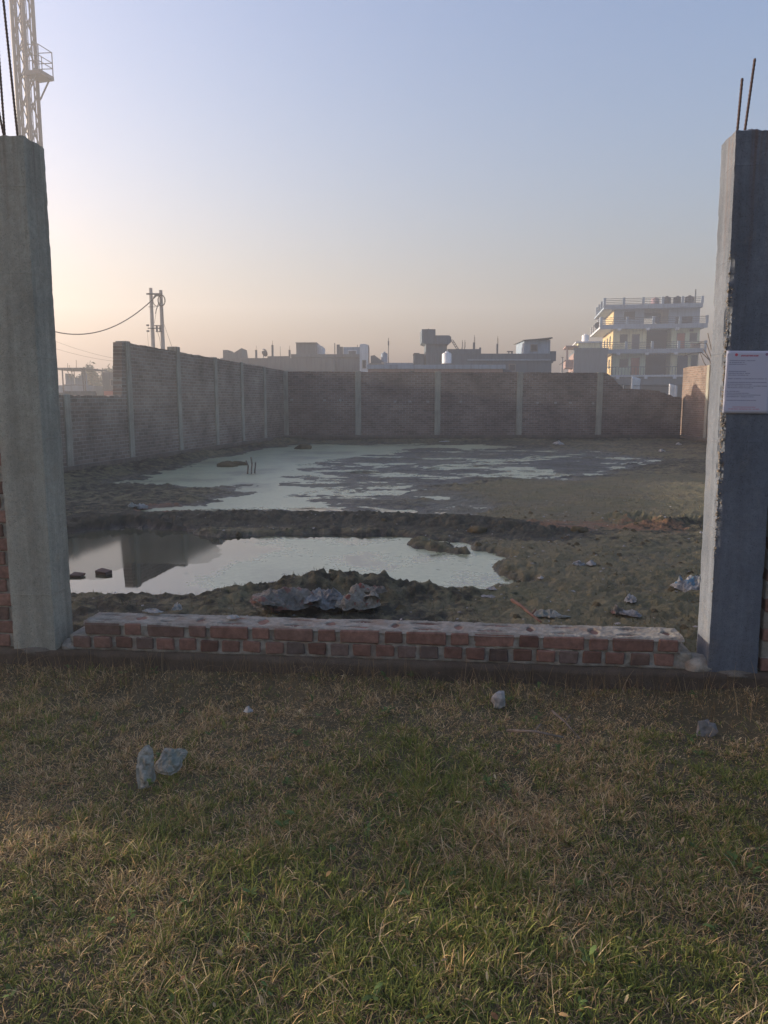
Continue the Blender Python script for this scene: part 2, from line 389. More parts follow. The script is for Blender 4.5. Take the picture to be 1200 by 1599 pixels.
MAT['sack_blue'] = plastic('bluish_plastic', (0.19, 0.20, 0.20), (0.40, 0.41, 0.40))
MAT['sack_red'] = plastic('sack_with_red_print', (0.24, 0.215, 0.165), (0.50, 0.45, 0.36), (0.36, 0.08, 0.055))
MAT['sack_print'] = plastic('blue_print_sack', (0.36, 0.38, 0.39), (0.58, 0.59, 0.57), (0.10, 0.30, 0.48))
MAT['wrap_white'] = plastic('whitish_wrapper', (0.38, 0.38, 0.36), (0.62, 0.61, 0.57), (0.24, 0.29, 0.30))
MAT['wrap_teal'] = plastic('teal_wrapper', (0.27, 0.28, 0.235), (0.46, 0.46, 0.39), (0.20, 0.26, 0.22))
MAT['wood'] = mottled('weathered_stick', (0.10, 0.08, 0.06), (0.24, 0.20, 0.16), 20, 0.9, 0.5, 90)
MAT['wood_red'] = mottled('reddish_stick', (0.12, 0.06, 0.045), (0.24, 0.14, 0.10), 20, 0.9, 0.5, 90)
MAT['stone'] = mottled('pale_stone', (0.20, 0.195, 0.185), (0.40, 0.385, 0.36), 30, 0.9, 0.8, 70)
MAT['stone_grey'] = mottled('grey_stone', (0.12, 0.12, 0.115), (0.20, 0.195, 0.185), 30, 0.9, 0.8, 70)
MAT['bark'] = mottled('bark', (0.07, 0.055, 0.04), (0.12, 0.10, 0.08), 6, 0.9, 0.5, 40)
MAT['leaf'] = mottled('far_leaves', (0.035, 0.06, 0.022), (0.085, 0.11, 0.045), 1.6, 0.7, 0)
# ------------------------------------------------------------------ the setting: plain, field, lawn, water
FA = P(115, 1013, 0.13); FB = P(1078, 1045, 0.13)         # ends of the low brick wall (front face)
FRZ = math.atan2(FB.y - FA.y, FB.x - FA.x); FL = (FB - FA).length
FDX, FDY = math.cos(FRZ), math.sin(FRZ)
def front_d(x, y): return (x - FA.x) * (-FDY) + (y - FA.y) * FDX      # distance behind the front face line
LC = P(445, 689); RC = P(1062, 688)                        # back corners of the compound
LDIR = (LC - P(213, 728)).normalized()
LN = LC - LDIR * ((LC.y - 5.2) / LDIR.y)                   # near end of the left wall

m = MB(); m.box(-210, 210, -40, 215, -0.9, -0.45)
tag(m.build('ground', MAT['plain']), kind='structure')

def W(poly): return [(P(a, b).x, P(a, b).y) for a, b in poly]
POND1 = W([(40, 838), (115, 832), (200, 821), (290, 831), (330, 842), (420, 839), (520, 836), (620, 838), (650, 846), (720, 850), (745, 862), (772, 870), (760, 886), (775, 900),
           (806, 911), (775, 913), (748, 917), (740, 927), (640, 931), (520, 932), (420, 931), (300, 931), (200, 927), (40, 930)])
SPIT = W([(622, 849), (660, 843), (722, 852), (738, 866), (700, 867), (650, 859)])
POND2 = W([(215, 755), (290, 722), (360, 704), (450, 695), (620, 693), (740, 695), (860, 702), (960, 708), (1012, 716), (990, 730), (930, 742), (850, 748), (760, 752), (700, 764), (680, 776),
           (705, 802), (640, 808), (520, 810), (400, 808), (300, 802), (240, 795), (330, 786), (402, 770), (380, 758), (300, 762)])
SEDGE = W([(440, 725), (650, 700), (850, 700), (1000, 712), (930, 745), (760, 752), (690, 775), (690, 796), (420, 796)])
RIDGE = W([(150, 822), (290, 816), (420, 815), (560, 816), (660, 819), (740, 826), (830, 834)])
TURF = W([(690, 772), (850, 752), (1180, 745), (1180, 815), (900, 822), (760, 814)])
CLODS = W([(985, 818), (1040, 826), (1130, 822)])
STRAW = W([(870, 824), (960, 828), (1030, 832)])
BPATCH = P(258, 797)
def field_h(x, y):
    s1 = np.maximum(sdf(x, y, POND1), -sdf(x, y, SPIT)); s2 = sdf(x, y, POND2)
    n0 = fbm(x * 0.9, y * 0.9, 0, 4, 0); n1 = fbm(x * 3.1, y * 3.1, 0, 4, 1, 0.6); n2 = fbm(x * 11, y * 11, 0, 3, 2, 0.6)
    s1 = s1 + 0.10 * n1 + 0.05 * n2; s2 = s2 + 0.75 * n0 + 0.35 * n1 + 0.15 * n2
    land = 0.055 + 0.02 * n0 + 0.020 * n1
    turf = sm(0.4, -0.5, sdf(x, y, TURF))
    rough = 1 - 0.5 * turf
    n3 = fbm(x * 27, y * 27, 0, 2, 1)
    land = land + rough * (0.020 * n2 + 0.034 * np.abs(n1) + 0.004 * n3)
    near = sm(9.5, 6.5, y)
    land = land + near * (0.03 * np.abs(fbm(x * 5, y * 5, 0, 3, 2)) + 0.010 * n2 + 0.004 * n3)
    h = -0.09 + (land + 0.09) * sm(-0.10, 0.22, s1)
    bed2 = -0.055 + 0.016 * n0 + 0.05 * sm(0.8, -0.8, sdf(x, y, SEDGE)) + 0.075 * fbm(x * 0.62 + 4, y * 0.95, 0, 6, 2, 0.66) + 0.012
    bed2 = np.minimum(bed2, 0.03) + 0.008 * n2
    h = np.minimum(h, bed2 + (h - bed2) * sm(-0.8, 0.9, s2))
    rd = sdl(x, y, RIDGE)
    h = np.maximum(h, (0.115 + 0.085 * n1 + 0.05 * n2 + 0.03 * n0 + 0.02 * n3) * sm(1.0, 0.1, rd + 0.35 * n1) + np.minimum(h, 0.0))
    cd = sdl(x, y, CLODS); h = h + sm(0.55, 0.05, cd) * np.maximum(0, 0.05 + 0.16 * n1 + 0.07 * n2)
    for cx, cy_, rx, ry, a in ((-0.62, 6.42, 0.60, 0.36, 0.19), (-0.02, 6.4, 0.5, 0.32, 0.10), (0.35, 6.2, 0.5, 0.25, 0.04), (-2.3, 7.2, 0.4, 0.2, 0.03)):
        h = h + (a + 0.3 * a * n1 + 0.010 * n2) * np.exp(-((x - cx) / rx) ** 2 - ((y - cy_) / ry) ** 2)
    edge = sm(1.3, 0.2, np.abs((x - LC.x) * LDIR.y - (y - LC.y) * LDIR.x)); h = h + edge * (0.10 + 0.05 * n1)
    h = h + sm(1.0, 0.2, LC.y - y) * (0.05 + 0.03 * n1) * sm(0.0, 8.0, x + 3)
    fd = front_d(x, y)
    h = np.where(fd < 0.6, np.minimum(h, 0.05 + 0.06 * n1), h)
    h = -0.12 + (h + 0.12) * sm(0.10, 0.24, fd)
    return h
ys = [4.25]
while ys[-1] < 36: ys.append(ys[-1] * 1.0062)
ys = np.array(ys)
us = np.concatenate([np.linspace(-2.2, -0.62, 24)[:-1], np.linspace(-0.62, 0.62, 640), np.linspace(0.62, 3.2, 30)[1:]])
Y, U = np.meshgrid(ys, us, indexing='ij')
lwx = LC.x + (Y - LC.y) * LDIR.x / LDIR.y - 1.0
X = np.clip(U * Y, lwx, 15.0)
x, y = X.ravel(), Y.ravel(); h = field_h(x, y)
me = np_mesh('field', np.stack([x, y, h], 1), grid_faces(len(ys), len(us)), True)
turf = np.clip(sm(0.6, -0.5, sdf(x, y, TURF)) * 0.85 + 0.45 * sm(10, 6, y) * sm(0.3, 1.6, x) + 0.48 + 0.25 * fbm(x * .7, y * .7, 0, 3, 1), 0, 1)
turf *= 1 - 0.9 * sm(1.0, 0.4, sdl(x, y, RIDGE))
straw = sm(0.85, 0.0, sdl(x, y, STRAW)) * 0.75
straw = np.maximum(straw, 0.9 * (np.hypot((x - BPATCH.x) / 0.45, (y - BPATCH.y) / 0.55) < 1))
wet = 1 - sm(0.0, 0.075, h)
color_attr(me, 'mask', np.stack([turf, straw, wet], 1))
tag(link('field', me, MAT['soil']), kind='structure')

# water: one level sheet, the film of algae thicker on the far pond
gx = np.linspace(-9, 13, 360); gy = 5.2 * (32.5 / 5.2) ** np.linspace(0, 1, 320); GY, GX = np.meshgrid(gy, gx, indexing='ij')
wx, wy = GX.ravel(), GY.ravel()
wx = np.maximum(wx, LC.x + (wy - LC.y) * LDIR.x / LDIR.y)
me = np_mesh('water', np.stack([wx, wy, 0 * wx], 1), grid_faces(320, 360), True)
film = 1.05 * sm(10.2, 12.5, wy) + 0.28 * sm(1.6, 0.3, np.hypot((wx - P(330, 905).x) / 1.3, wy - P(330, 905).y)) + 0.62 * sm(9.6, 9.0, wy) * sm(-2.2, -0.9, wx)
film -= 0.40 * sm(0.8, -0.8, sdf(wx, wy, SEDGE))
SLICK = W([(40, 826), (200, 820), (300, 832), (342, 852), (350, 868), (322, 880), (206, 880), (160, 905), (40, 905)])
slick = sm(0.10, -0.10, sdf(wx, wy, SLICK) + 0.10 * fbm(wx * 2.5, wy * 2.5, 0, 3, 1))
film = np.where(slick > 0.3, film * 0.2, film)
color_attr(me, 'mask', np.stack([film, slick, film], 1))
tag(link('water', me, MAT['water']), kind='structure')

# lawn in front
def lawn_h(x, y):
    h = 0.035 * fbm(x * 0.8, y * 0.8, 0, 3, 0) + 0.03 * fbm(x * 2.6, y * 2.6, 0, 3, 1) - 0.01
    fd = front_d(x, y)
    h = h + 0.045 * sm(-0.55, -0.05, fd)
    return -0.14 + (h + 0.14) * sm(0.12, 0.0, fd)
gx = np.linspace(-9, 9, 300); gy = np.linspace(-4, 5.6, 180); GY, GX = np.meshgrid(gy, gx, indexing='ij')
lx, ly = GX.ravel(), GY.ravel()
tag(link('lawn', np_mesh('lawn', np.stack([lx, ly, lawn_h(lx, ly)], 1), grid_faces(180, 300), True), MAT['earth']), kind='structure')

# ------------------------------------------------------------------ low brick wall in the gap
def brick_mesh(l, w, h, seed, frog=False, notch=0.0):
    r = random.Random(seed); bm = bmesh.new()
    bmesh.ops.create_cube(bm, size=1.0)
    for v in bm.verts: v.co = Vector((v.co.x * l, v.co.y * w, v.co.z * h))
    for v in bm.verts: v.co += Vector((r.uniform(-1, 1) * 0.004, r.uniform(-1, 1) * 0.004, r.uniform(-1, 1) * 0.003))
    bmesh.ops.bevel(bm, geom=bm.edges[:], offset=0.006, segments=1, affect='EDGES')
    me = bpy.data.meshes.new('brick'); bm.to_mesh(me); bm.free()
    return me
wall = empty('brick_wall', (FA.x, FA.y, 0.13), FRZ)
tag(wall, 'low two course brick wall with open mortar bed on top across the gateway', 'wall')
st_m = [brick_mesh(0.230, 0.112, 0.075, i) for i in range(5)]
hd_m = [brick_mesh(0.110, 0.225, 0.072, 20 + i) for i in range(5)]
for mm in st_m + hd_m: mm.materials.append(MAT['brick'])
hd_d = [brick_mesh(0.110, 0.225, 0.072, 40 + i) for i in range(3)]
for mm in hd_d: mm.materials.append(MAT['brick_dark'])
TOPZ = 0.088 + 0.075 + 0.010
s = 0.0; j = 0; header_x = []
while s + 0.11 < FL:
    o = link('brick', random.choice(hd_d if random.random() < 0.25 else hd_m), None, wall)
    o.location = (s + 0.055, 0.1145 + random.uniform(-.004, .004), 0.046 + random.uniform(-.003, .003)); o.rotation_euler = (0, random.uniform(-.03, .03), random.uniform(-.025, .025))
    header_x.append(s); s += 0.11 + random.uniform(0.019, 0.030)
s = 0.075; j = 0; top_items = []
while s + 0.115 < FL - 0.06:
    stretch = j % 2 == 0
    l = 0.23 if stretch else 0.11
    if s + l > FL - 0.05: break
    if stretch:
        for yy in (0.058, 0.172):
            o = link('brick', random.choice(st_m), None, wall)
            o.location = (s + 0.115, yy + random.uniform(-.003, .003), 0.130 + random.uniform(-.002, .002)); o.rotation_euler = (random.uniform(-.02, .02), random.uniform(-.012, .012), random.uniform(-.015, .015))
    else:
        o = link('brick', random.choice(hd_m), None, wall)
        o.location = (s + 0.055, 0.1145, 0.130 + random.uniform(-.002, .002)); o.rotation_euler = (0, random.uniform(-.012, .012), random.uniform(-.02, .02))
    top_items.append((s, l, stretch)); s += l + random.uniform(0.024, 0.034); j += 1
TOP_END = s - 0.02
# mortar: uneven joints between the bricks, bed under them
def mortar_face(x0, x1, z0, z1, name, seed, ybase=0.013, amp=0.010):
    nx, nz = int((x1 - x0) / 0.008), max(4, int((z1 - z0) / 0.008))
    gx = np.linspace(x0, x1, nx); gz = np.linspace(z0, z1, nz); Z, Xx = np.meshgrid(gz, gx, indexing='ij')
    a, b = Xx.ravel(), Z.ravel()
    yy = ybase + amp * fbm(a * 25 + seed, b * 25, 0, 3, 0) + 0.006 * fbm(a * 4, b * 4 + seed, 0, 2, 1)
    V = np.stack([a, yy, b], 1)
    yb = 0.214 - 0.008 * fbm(a * 25, b * 25 + 5, 0, 2, 1)
    n = len(V); V2 = np.stack([a, yb, b], 1)
    F = grid_faces(nz, nx); F2 = F[:, ::-1] + n
    idx = np.arange(n).reshape(nz, nx)
    ring = np.concatenate([idx[0, :], idx[1:, -1], idx[-1, -2::-1], idx[-2:0:-1, 0]])
    nxt = np.roll(ring, -1)
    F3 = np.stack([nxt, ring, ring + n, nxt + n], 1)
    return np_mesh(name, np.concatenate([V, V2]), np.concatenate([F, F2, F3]), True)
link('mortar', mortar_face(-0.02, FL + 0.01, -0.006, 0.088, 'mortar', 1.0), MAT['mortar'], wall)
link('mortar', mortar_face(0.085, TOP_END, 0.084, 0.158, 'mortar', 9.0), MAT['mortar'], wall)
# rough mortar bed left on top, lens-shaped patches of brick show through
nx, ny = 620, 46
gx = np.linspace(0.07, TOP_END + 0.02, nx); gy = np.linspace(0.002, 0.228, ny); GYm, GXm = np.meshgrid(gy, gx, indexing='ij')
a, b = GXm.ravel(), GYm.ravel()
hz = 0.010 + 0.009 * fbm(a * 26, b * 44, 0, 4, 0, 0.7) + 0.005 * fbm(a * 5, b * 9, 0, 2, 1)
for (s0, l, stretch) in top_items:
    for yy in ((0.058, 0.172) if stretch else (0.1145,)):
        rx, ry = (0.088, 0.026) if stretch else (0.034, 0.055)
        rx *= random.uniform(0.65, 1.1); ry *= random.uniform(0.7, 1.15); cx = s0 + l / 2 + random.uniform(-.015, .015)
        q = np.abs((a - cx) / rx) ** 1.4 + np.abs((b - yy) / ry) ** 1.4 + 0.25 * fbm(a * 30, b * 40, 0, 2, 2)
        hz = hz - 0.035 * sm(1.15, 0.75, q)
        if stretch: hz = hz + 0.0265 * sm(0.6, 0.3, q) * (np.sin(a * 260 + b * 50) > 0.1) * (np.abs(b - yy) < ry * 0.35)
hz = np.where((b < 0.010) | (b > 0.222), np.minimum(hz, -0.012), hz)
zz = 0.1665 + hz * 0.8
link('mortar_bed', np_mesh('mortar_bed', np.stack([a, b, zz], 1), grid_faces(ny, nx), True), MAT['mortar'], wall)
# cement lump where the wall meets the right pillar, rough lump on the left
def lump(name, mat, parent, c, r, seed, rough=0.25, sub=3, label=None):
    bm = bmesh.new(); bmesh.ops.create_icosphere(bm, subdivisions=sub, radius=1.0)
    co = np.array([v.co for v in bm.verts])
    d = 1 + rough * fbm(co[:, 0] * 1.3 + seed, co[:, 1] * 1.3, co[:, 2] * 1.3, 3, 1, 0.6)
    for v, k in zip(bm.verts, d): v.co = Vector((v.co.x * r[0], v.co.y * r[1], v.co.z * r[2])) * float(k)
    me = bpy.data.meshes.new(name); bm.to_mesh(me); bm.free()
    me.polygons.foreach_set('use_smooth', [sub > 2] * len(me.polygons))
    return link(name, me, mat, parent, c)
lump('cement_lump', MAT['mortar'], wall, (FL + 0.045, 0.07, 0.012), (0.10, 0.10, 0.055), 3)
lump('cement_lump', MAT['mortar'], wall, (-0.045, 0.09, 0.0), (0.07, 0.10, 0.035), 8)

# plinth beam under wall and pillars
nx, nz = 260, 12
gx = np.linspace(-3.2, FL + 3.2, nx * 2); gz = np.linspace(-0.2, 0.124, nz); Z, Xx = np.meshgrid(gz, gx, indexing='ij')
a, b = Xx.ravel(), Z.ravel()
V1 = np.stack([a, -0.055 + 0.010 * fbm(a * 4, b * 12, 0, 3, 0) - 0.02 * sm(0.05, -0.1, b), b + 0.008 * fbm(a * 9, b * 9, 0, 2, 1)], 1)
V2 = np.stack([gx, 0 * gx + 0.30, 0 * gx + 0.124], 1)
nA = len(V1); top = (nz - 1) * len(gx) + np.arange(len(gx) - 1)
F = np.concatenate([grid_faces(nz, len(gx)), np.stack([top, top + 1, nA + np.arange(len(gx) - 1) + 1, nA + np.arange(len(gx) - 1)], 1)])
o = link('plinth_beam', np_mesh('plinth_beam', np.concatenate([V1, V2]), F, True), MAT['stained'], None, (FA.x, FA.y, 0.0), FRZ)
tag(o, 'soil stained concrete plinth beam under the low brick wall', 'beam')

# ------------------------------------------------------------------ gate pillars
def pillar_mesh(w, d, hgt, seed, chip_left=0.0, top_slope=0.0, lean=0.0):
    """box of fine quads with wandering faces, broken arrises and a rough top; x 0..w, y 0..d"""
    nz = int(hgt / 0.012); per = []
    nw, nd = 18, 14
    for i in range(nw): per.append((i / nw * w, 0.0))
    for i in range(nd): per.append((w, i / nd * d))
    for i in range(nw): per.append((w - i / nw * w, d))
    for i in range(nd): per.append((0.0, d - i / nd * d))
    per = np.array(per); n = len(per)
    zs = np.linspace(0, hgt, nz)
    Z = np.repeat(zs, n); PX = np.tile(per[:, 0], nz); PY = np.tile(per[:, 1], nz)
    cx, cy2 = w / 2, d / 2
    nxv = (PX - cx) / (w / 2); nyv = (PY - cy2) / (d / 2)
    corner = np.minimum(np.abs(nxv), np.abs(nyv)) ** 6
    wob = 0.002 * fbm(PX * 3 + seed, PY * 3, Z * 2.2, 3, 0) + 0.0025 * fbm(PX * 20 + seed, PY * 20, Z * 16, 3, 1)
    chip = 0.003 * corner + corner * 0.006 * np.maximum(0, fbm(PX * 2 + seed, PY * 2, Z * 11, 4, 2, 0.7) - 0.05)
    if chip_left:
        fl = ((nxv < -0.84) & (nyv < -0.80))
        amount = sm(2.75, 2.2, Z) * sm(0.1, 1.1, Z) * (0.5 + 0.5 * sm(0.6, 1.7, Z) * sm(2.5, 1.9, Z))
        chip = chip + chip_left * fl * amount * np.maximum(0, 0.45 + 0.9 * fbm(PX * 4, PY * 4 + seed, Z * 34, 3, 0, 0.8))
    ox = PX + np.sign(nxv) * np.abs(nxv) ** 4 * (wob - chip); oy = PY + np.sign(nyv) * np.abs(nyv) ** 4 * (wob - chip)
    oz = Z + sm(hgt - 0.12, hgt, Z) * (0.010 * fbm(PX * 14 + seed, PY * 14, 0, 3, 1) - top_slope * PX)
    ox = ox + lean * Z
    V = np.stack([ox, oy, oz], 1); F = []
    k = np.arange(n)
    for i in range(nz - 1):
        F.append(np.stack([i * n + k, i * n + (k + 1) % n, (i + 1) * n + (k + 1) % n, (i + 1) * n + k], 1))
    # rough cap: shrink rings
    base = (nz - 1) * n; ring = V[base:base + n].copy(); last = base
    c = ring.mean(0); cnt = len(V); extra = []
    for t in (0.8, 0.55, 0.3, 0.05):
        rr = c + (ring - c) * t; rr[:, 2] = ring[:, 2].mean() * (1 - t) + ring[:, 2] * t + 0.006 + 0.016 * fbm(rr[:, 0] * 30 + seed, rr[:, 1] * 30, 0, 2, 0)
        extra.append(rr); F.append(np.stack([last + k, last + (k + 1) % n, cnt + (k + 1) % n, cnt + k], 1)); last = cnt; cnt += n
    me = np_mesh('pillar', np.concatenate([V] + extra), np.concatenate(F), True); me.set_sharp_from_angle(angle=R(38)); return me
def local(v):                              # world point -> frame of the front wall
    d = Vector(v) - Vector((FA.x, FA.y, 0)); return Vector((d.x * FDX + d.y * FDY, -d.x * FDY + d.y * FDX, d.z))
def rebar(parent, pts, r=0.0062, name='rebar'):
    q = [Vector(p) for p in pts]; mb = MB(); mb.tube(q, r, 7)
    L = 0
    for p0, p1 in zip(q[:-1], q[1:]):      # rolled ribs
        n = int((p1 - p0).length / 0.02)
        for i in range(n):
            c = p0.lerp(p1, (i + 0.5) / n); d = (p1 - p0).normalized() * 0.003
            mb.tube([c - d, c + d], r * 1.22, 7)
    return mb.build(name, MAT['rust'], parent)
LPI = local(P(80, 1012, 0.13)); RPI = local(P(1110, 1047, 0.13)); LPI.x += 0.04
PW, PDEP = 0.275, 0.23
pl = empty('gate_pillar', (FA.x, FA.y, 0), FRZ); tag(pl, 'grey concrete pillar left of the gap with long rusty rebar on top', 'pillar')
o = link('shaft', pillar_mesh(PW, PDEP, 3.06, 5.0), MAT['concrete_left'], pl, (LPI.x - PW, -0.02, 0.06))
rebar(pl, [(LPI.x - 0.075, 0.06, 3.05), (LPI.x - 0.105, 0.05, 3.86)]); rebar(pl, [(LPI.x - 0.135, 0.04, 3.05), (LPI.x - 0.20, 0.03, 3.5), (LPI.x - 0.205, 0.03, 3.52)])
rebar(pl, [(LPI.x - 0.22, 0.17, 3.05), (LPI.x - 0.225, 0.17, 3.7)])
pr = empty('gate_pillar', (FA.x, FA.y, 0), FRZ); tag(pr, 'bluish concrete pillar right of the gap with chipped corner and pasted notice', 'pillar')
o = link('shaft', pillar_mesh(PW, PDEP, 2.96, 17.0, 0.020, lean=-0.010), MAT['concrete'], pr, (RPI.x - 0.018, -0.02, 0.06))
rx0 = RPI.x - 0.018
rr_ = random.Random(4); ag = MB()          # stones showing along the broken arris
for i_ in range(420):
    z_ = 0.5 + 2.05 * rr_.betavariate(2.6, 2.2); q_ = rr_.uniform(0.002, 0.0075) * (1.5 if rr_.random() < 0.12 else 1)
    along = rr_.choice((0, 1)); off = abs(rr_.gauss(0, 0.012))
    c_ = Vector((rx0 - 0.010 * z_ + 0.006 + (off if along else 0), -0.016 + (0 if along else off * 0.5), z_))
    bm = [Vector((1, 0, 0)), Vector((0, 1, 0)), Vector((-1, 0, 0)), Vector((0, -1, 0)), Vector((0, 0, 1)), Vector((0, 0, -1))]
    rot = Matrix.Rotation(rr_.random() * 6, 3, 'X') @ Matrix.Rotation(rr_.random() * 6, 3, 'Z')
    ag.add([c_ + (rot @ v_) * q_ * rr_.uniform(0.6, 1.3) for v_ in bm], [(0, 1, 4), (1, 2, 4), (2, 3, 4), (3, 0, 4), (1, 0, 5), (2, 1, 5), (3, 2, 5), (0, 3, 5)])
tag(ag.build('exposed_aggregate', MAT['aggregate'], pr), kind='stuff')
rx0 -= 0.030
rebar(pr, [(rx0 + 0.022, 0.03, 2.98), (rx0 + 0.032, 0.03, 3.29)]); rebar(pr, [(rx0 + 0.065, 0.05, 3.0), (rx0 + 0.095, 0.05, 3.39)]); rebar(pr, [(rx0 + 0.045, 0.18, 2.98), (rx0 + 0.23, 0.185, 3.03)])
rebar(pr, [(rx0 + 0.05, 0.035, 3.0), (rx0 + 0.07, 0.04, 3.035), (rx0 + 0.10, 0.045, 3.045), (rx0 + 0.125, 0.05, 3.02), (rx0 + 0.14, 0.05, 2.98)], 0.005, 'tie_wire')
rebar(pr, [(rx0 + 0.10, 0.04, 3.01), (rx0 + 0.16, 0.03, 3.03), (rx0 + 0.22, 0.03, 3.015), (rx0 + 0.27, 0.02, 3.03)], 0.006)
# foot of mortar around the pillars
for par, x0, sd in ((pl, LPI.x - PW, 2.0), (pr, RPI.x, 6.0)):
    lump('mortar_foot', MAT['concrete_dark'], par, (x0 + PW / 2, 0.09, 0.115), (PW * 0.56, 0.155, 0.035), sd, 0.12)

# notice sheet on the right pillar
def notice():
    k = N('printed_notice'); o = k.objco(); sp = k.n('ShaderNodeSeparateXYZ'); k.l(o, sp.inputs[0]); X_, Z_ = sp.outputs[0], sp.outputs[2]
    row = k.math('FRACT', k.math('MULTIPLY', Z_, 105.0))
    line = k.math('LESS_THAN', row, 0.45)
    idx = k.math('FLOOR', k.math('MULTIPLY', Z_, 105.0))
    wn_ = k.n('ShaderNodeTexWhiteNoise', noise_dimensions='1D'); k.l(idx, wn_.inputs['W'])
    ends = k.math('LESS_THAN', X_, k.math('ADD', 0.06, k.math('MULTIPLY', wn_.outputs['Value'], 0.19)))
    keep = k.math('GREATER_THAN', k.math('FRACT', k.math('MULTIPLY', wn_.outputs['Value'], 7.7)), 0.25)
    cmb = k.n('ShaderNodeCombineXYZ'); k.l(k.math('MULTIPLY', X_, 420.0), cmb.inputs[0]); k.l(k.math('MULTIPLY', idx, 3.7), cmb.inputs[1])
    words = k.ramp(k.noise(cmb.outputs[0], 1.0, 2, 0.5), [(0.36, 0.0), (0.46, 1.0)])
    inside = k.math('MULTIPLY', k.math('GREATER_THAN', X_, 0.016), k.math('LESS_THAN', X_, 0.222))
    body = k.math('MULTIPLY', k.math('GREATER_THAN', Z_, 0.055), k.math('LESS_THAN', Z_, 0.288))
    ink = line
    for q in (ends, keep, words, inside, body): ink = k.math('MULTIPLY', ink, q)
    c = k.mix(k.math('MULTIPLY', ink, 0.62), (0.46, 0.46, 0.53), (0.12, 0.12, 0.17))
    def rect(x0, x1, z0, z1):
        a = k.math('MULTIPLY', k.math('GREATER_THAN', X_, x0), k.math('LESS_THAN', X_, x1))
        return k.math('MULTIPLY', a, k.math('MULTIPLY', k.math('GREATER_THAN', Z_, z0), k.math('LESS_THAN', Z_, z1)))
    red = k.math('MULTIPLY', rect(0.075, 0.165, 0.300, 0.308), words)
    c = k.mix(k.math('MULTIPLY', red, 0.8), c, (0.35, 0.03, 0.05))
    foot = k.math('MULTIPLY', rect(0.03, 0.19, 0.020, 0.026), words); c = k.mix(k.math('MULTIPLY', foot, 0.5), c, (0.45, 0.10, 0.12))
    foot = k.math('MULTIPLY', rect(0.05, 0.17, 0.031, 0.036), words); c = k.mix(k.math('MULTIPLY', foot, 0.5), c, (0.45, 0.10, 0.12))
    for cx, cz, col in ((0.052, 0.309, (0.5, 0.03, 0.05)), (0.207, 0.312, (0.16, 0.08, 0.16))):
        dx = k.math('SUBTRACT', X_, cx); dz = k.math('SUBTRACT', Z_, cz)
        r2 = k.math('ADD', k.math('MULTIPLY', dx, dx), k.math('MULTIPLY', dz, dz))
        c = k.mix(k.math('LESS_THAN', r2, 0.0075 ** 2), c, col)
        ring = k.math('MULTIPLY', k.math('GREATER_THAN', r2, 0.0032 ** 2), k.math('LESS_THAN', r2, 0.0045 ** 2))
        c = k.mix(k.math('MULTIPLY', ring, 0.5), c, (0.7, 0.5, 0.55))
    return k.fin(c, 0.8, 0.2)
nx, nz = 14, 20
gx = np.linspace(0, 0.238, nx); gz = np.linspace(0, 0.33, nz); Z, Xx = np.meshgrid(gz, gx, indexing='ij'); a, b = Xx.ravel(), Z.ravel()
yo = -0.005 - 0.002 * fbm(a * 14, b * 14, 0, 2, 0) - 0.006 * sm(0.06, 0.0, a) * sm(0.07, 0.0, b)
me = np_mesh('notice', np.stack([a, yo, b], 1), grid_faces(nz, nx), True)
npt = local(PD(1133, 645, 4.17))
o = link('notice', me, notice(), None); o.parent = None
nw_ = Vector((FA.x, FA.y, 0)) + Vector((FDX, FDY, 0)) * (rx0 + 0.017) + Vector((-FDY, FDX, 0)) * (-0.026)
o.location = (nw_.x, nw_.y, npt.z); o.rotation_euler = (0, R(0.6), FRZ)
sol = o.modifiers.new('thickness', 'SOLIDIFY'); sol.thickness = 0.0006
tag(o, 'white printed paper notice with red heading pasted on the right pillar', 'notice')

# tall front walls beyond the pillars: bricks by the pillar, then plain work beyond the frame
def front_wing(x0, x1, near_left, label, name='brick_wall', top=2.75):
    e = empty(name, (FA.x, FA.y, 0.0), FRZ); tag(e, label, 'wall')
    mb = MB(); mb.box(0, x1 - x0, 0.078, 0.25, 0.126, top); c = mb.build('wall_core', MAT['wall_brick'], e, loc=(x0, 0, 0))
    xa, xb = (x1 - 0.75, x1) if near_left else (x0, x0 + 0.6)
    z = 0.126; row = 0
    while z + 0.075 < min(top, 1.9):
        xx = xa + (0.06 if row % 2 else 0.0)
        while xx + 0.20 < xb + 0.02:
            o = link('brick', random.choice(st_m), None, e)
            o.location = (xx + 0.115, 0.058 + random.uniform(-.003, .003), z + 0.040); o.rotation_euler = (0, random.uniform(-.01, .01), random.uniform(-.01, .01))
            xx += 0.245
        z += 0.087; row += 1
    mm = mortar_face(xa, xb, 0.126, min(top, 1.9), 'mortar', 4.0, 0.012, 0.006); link('mortar', mm, MAT['mortar'], e)
    return e
front_wing(LPI.x - PW - 7.2, LPI.x - PW - 0.004, True, 'front brick wall running left from the left gate pillar')
front_wing(RPI.x + PW + 0.004, RPI.x + PW + 3.2, False, 'front brick wall running right from the right gate pillar')
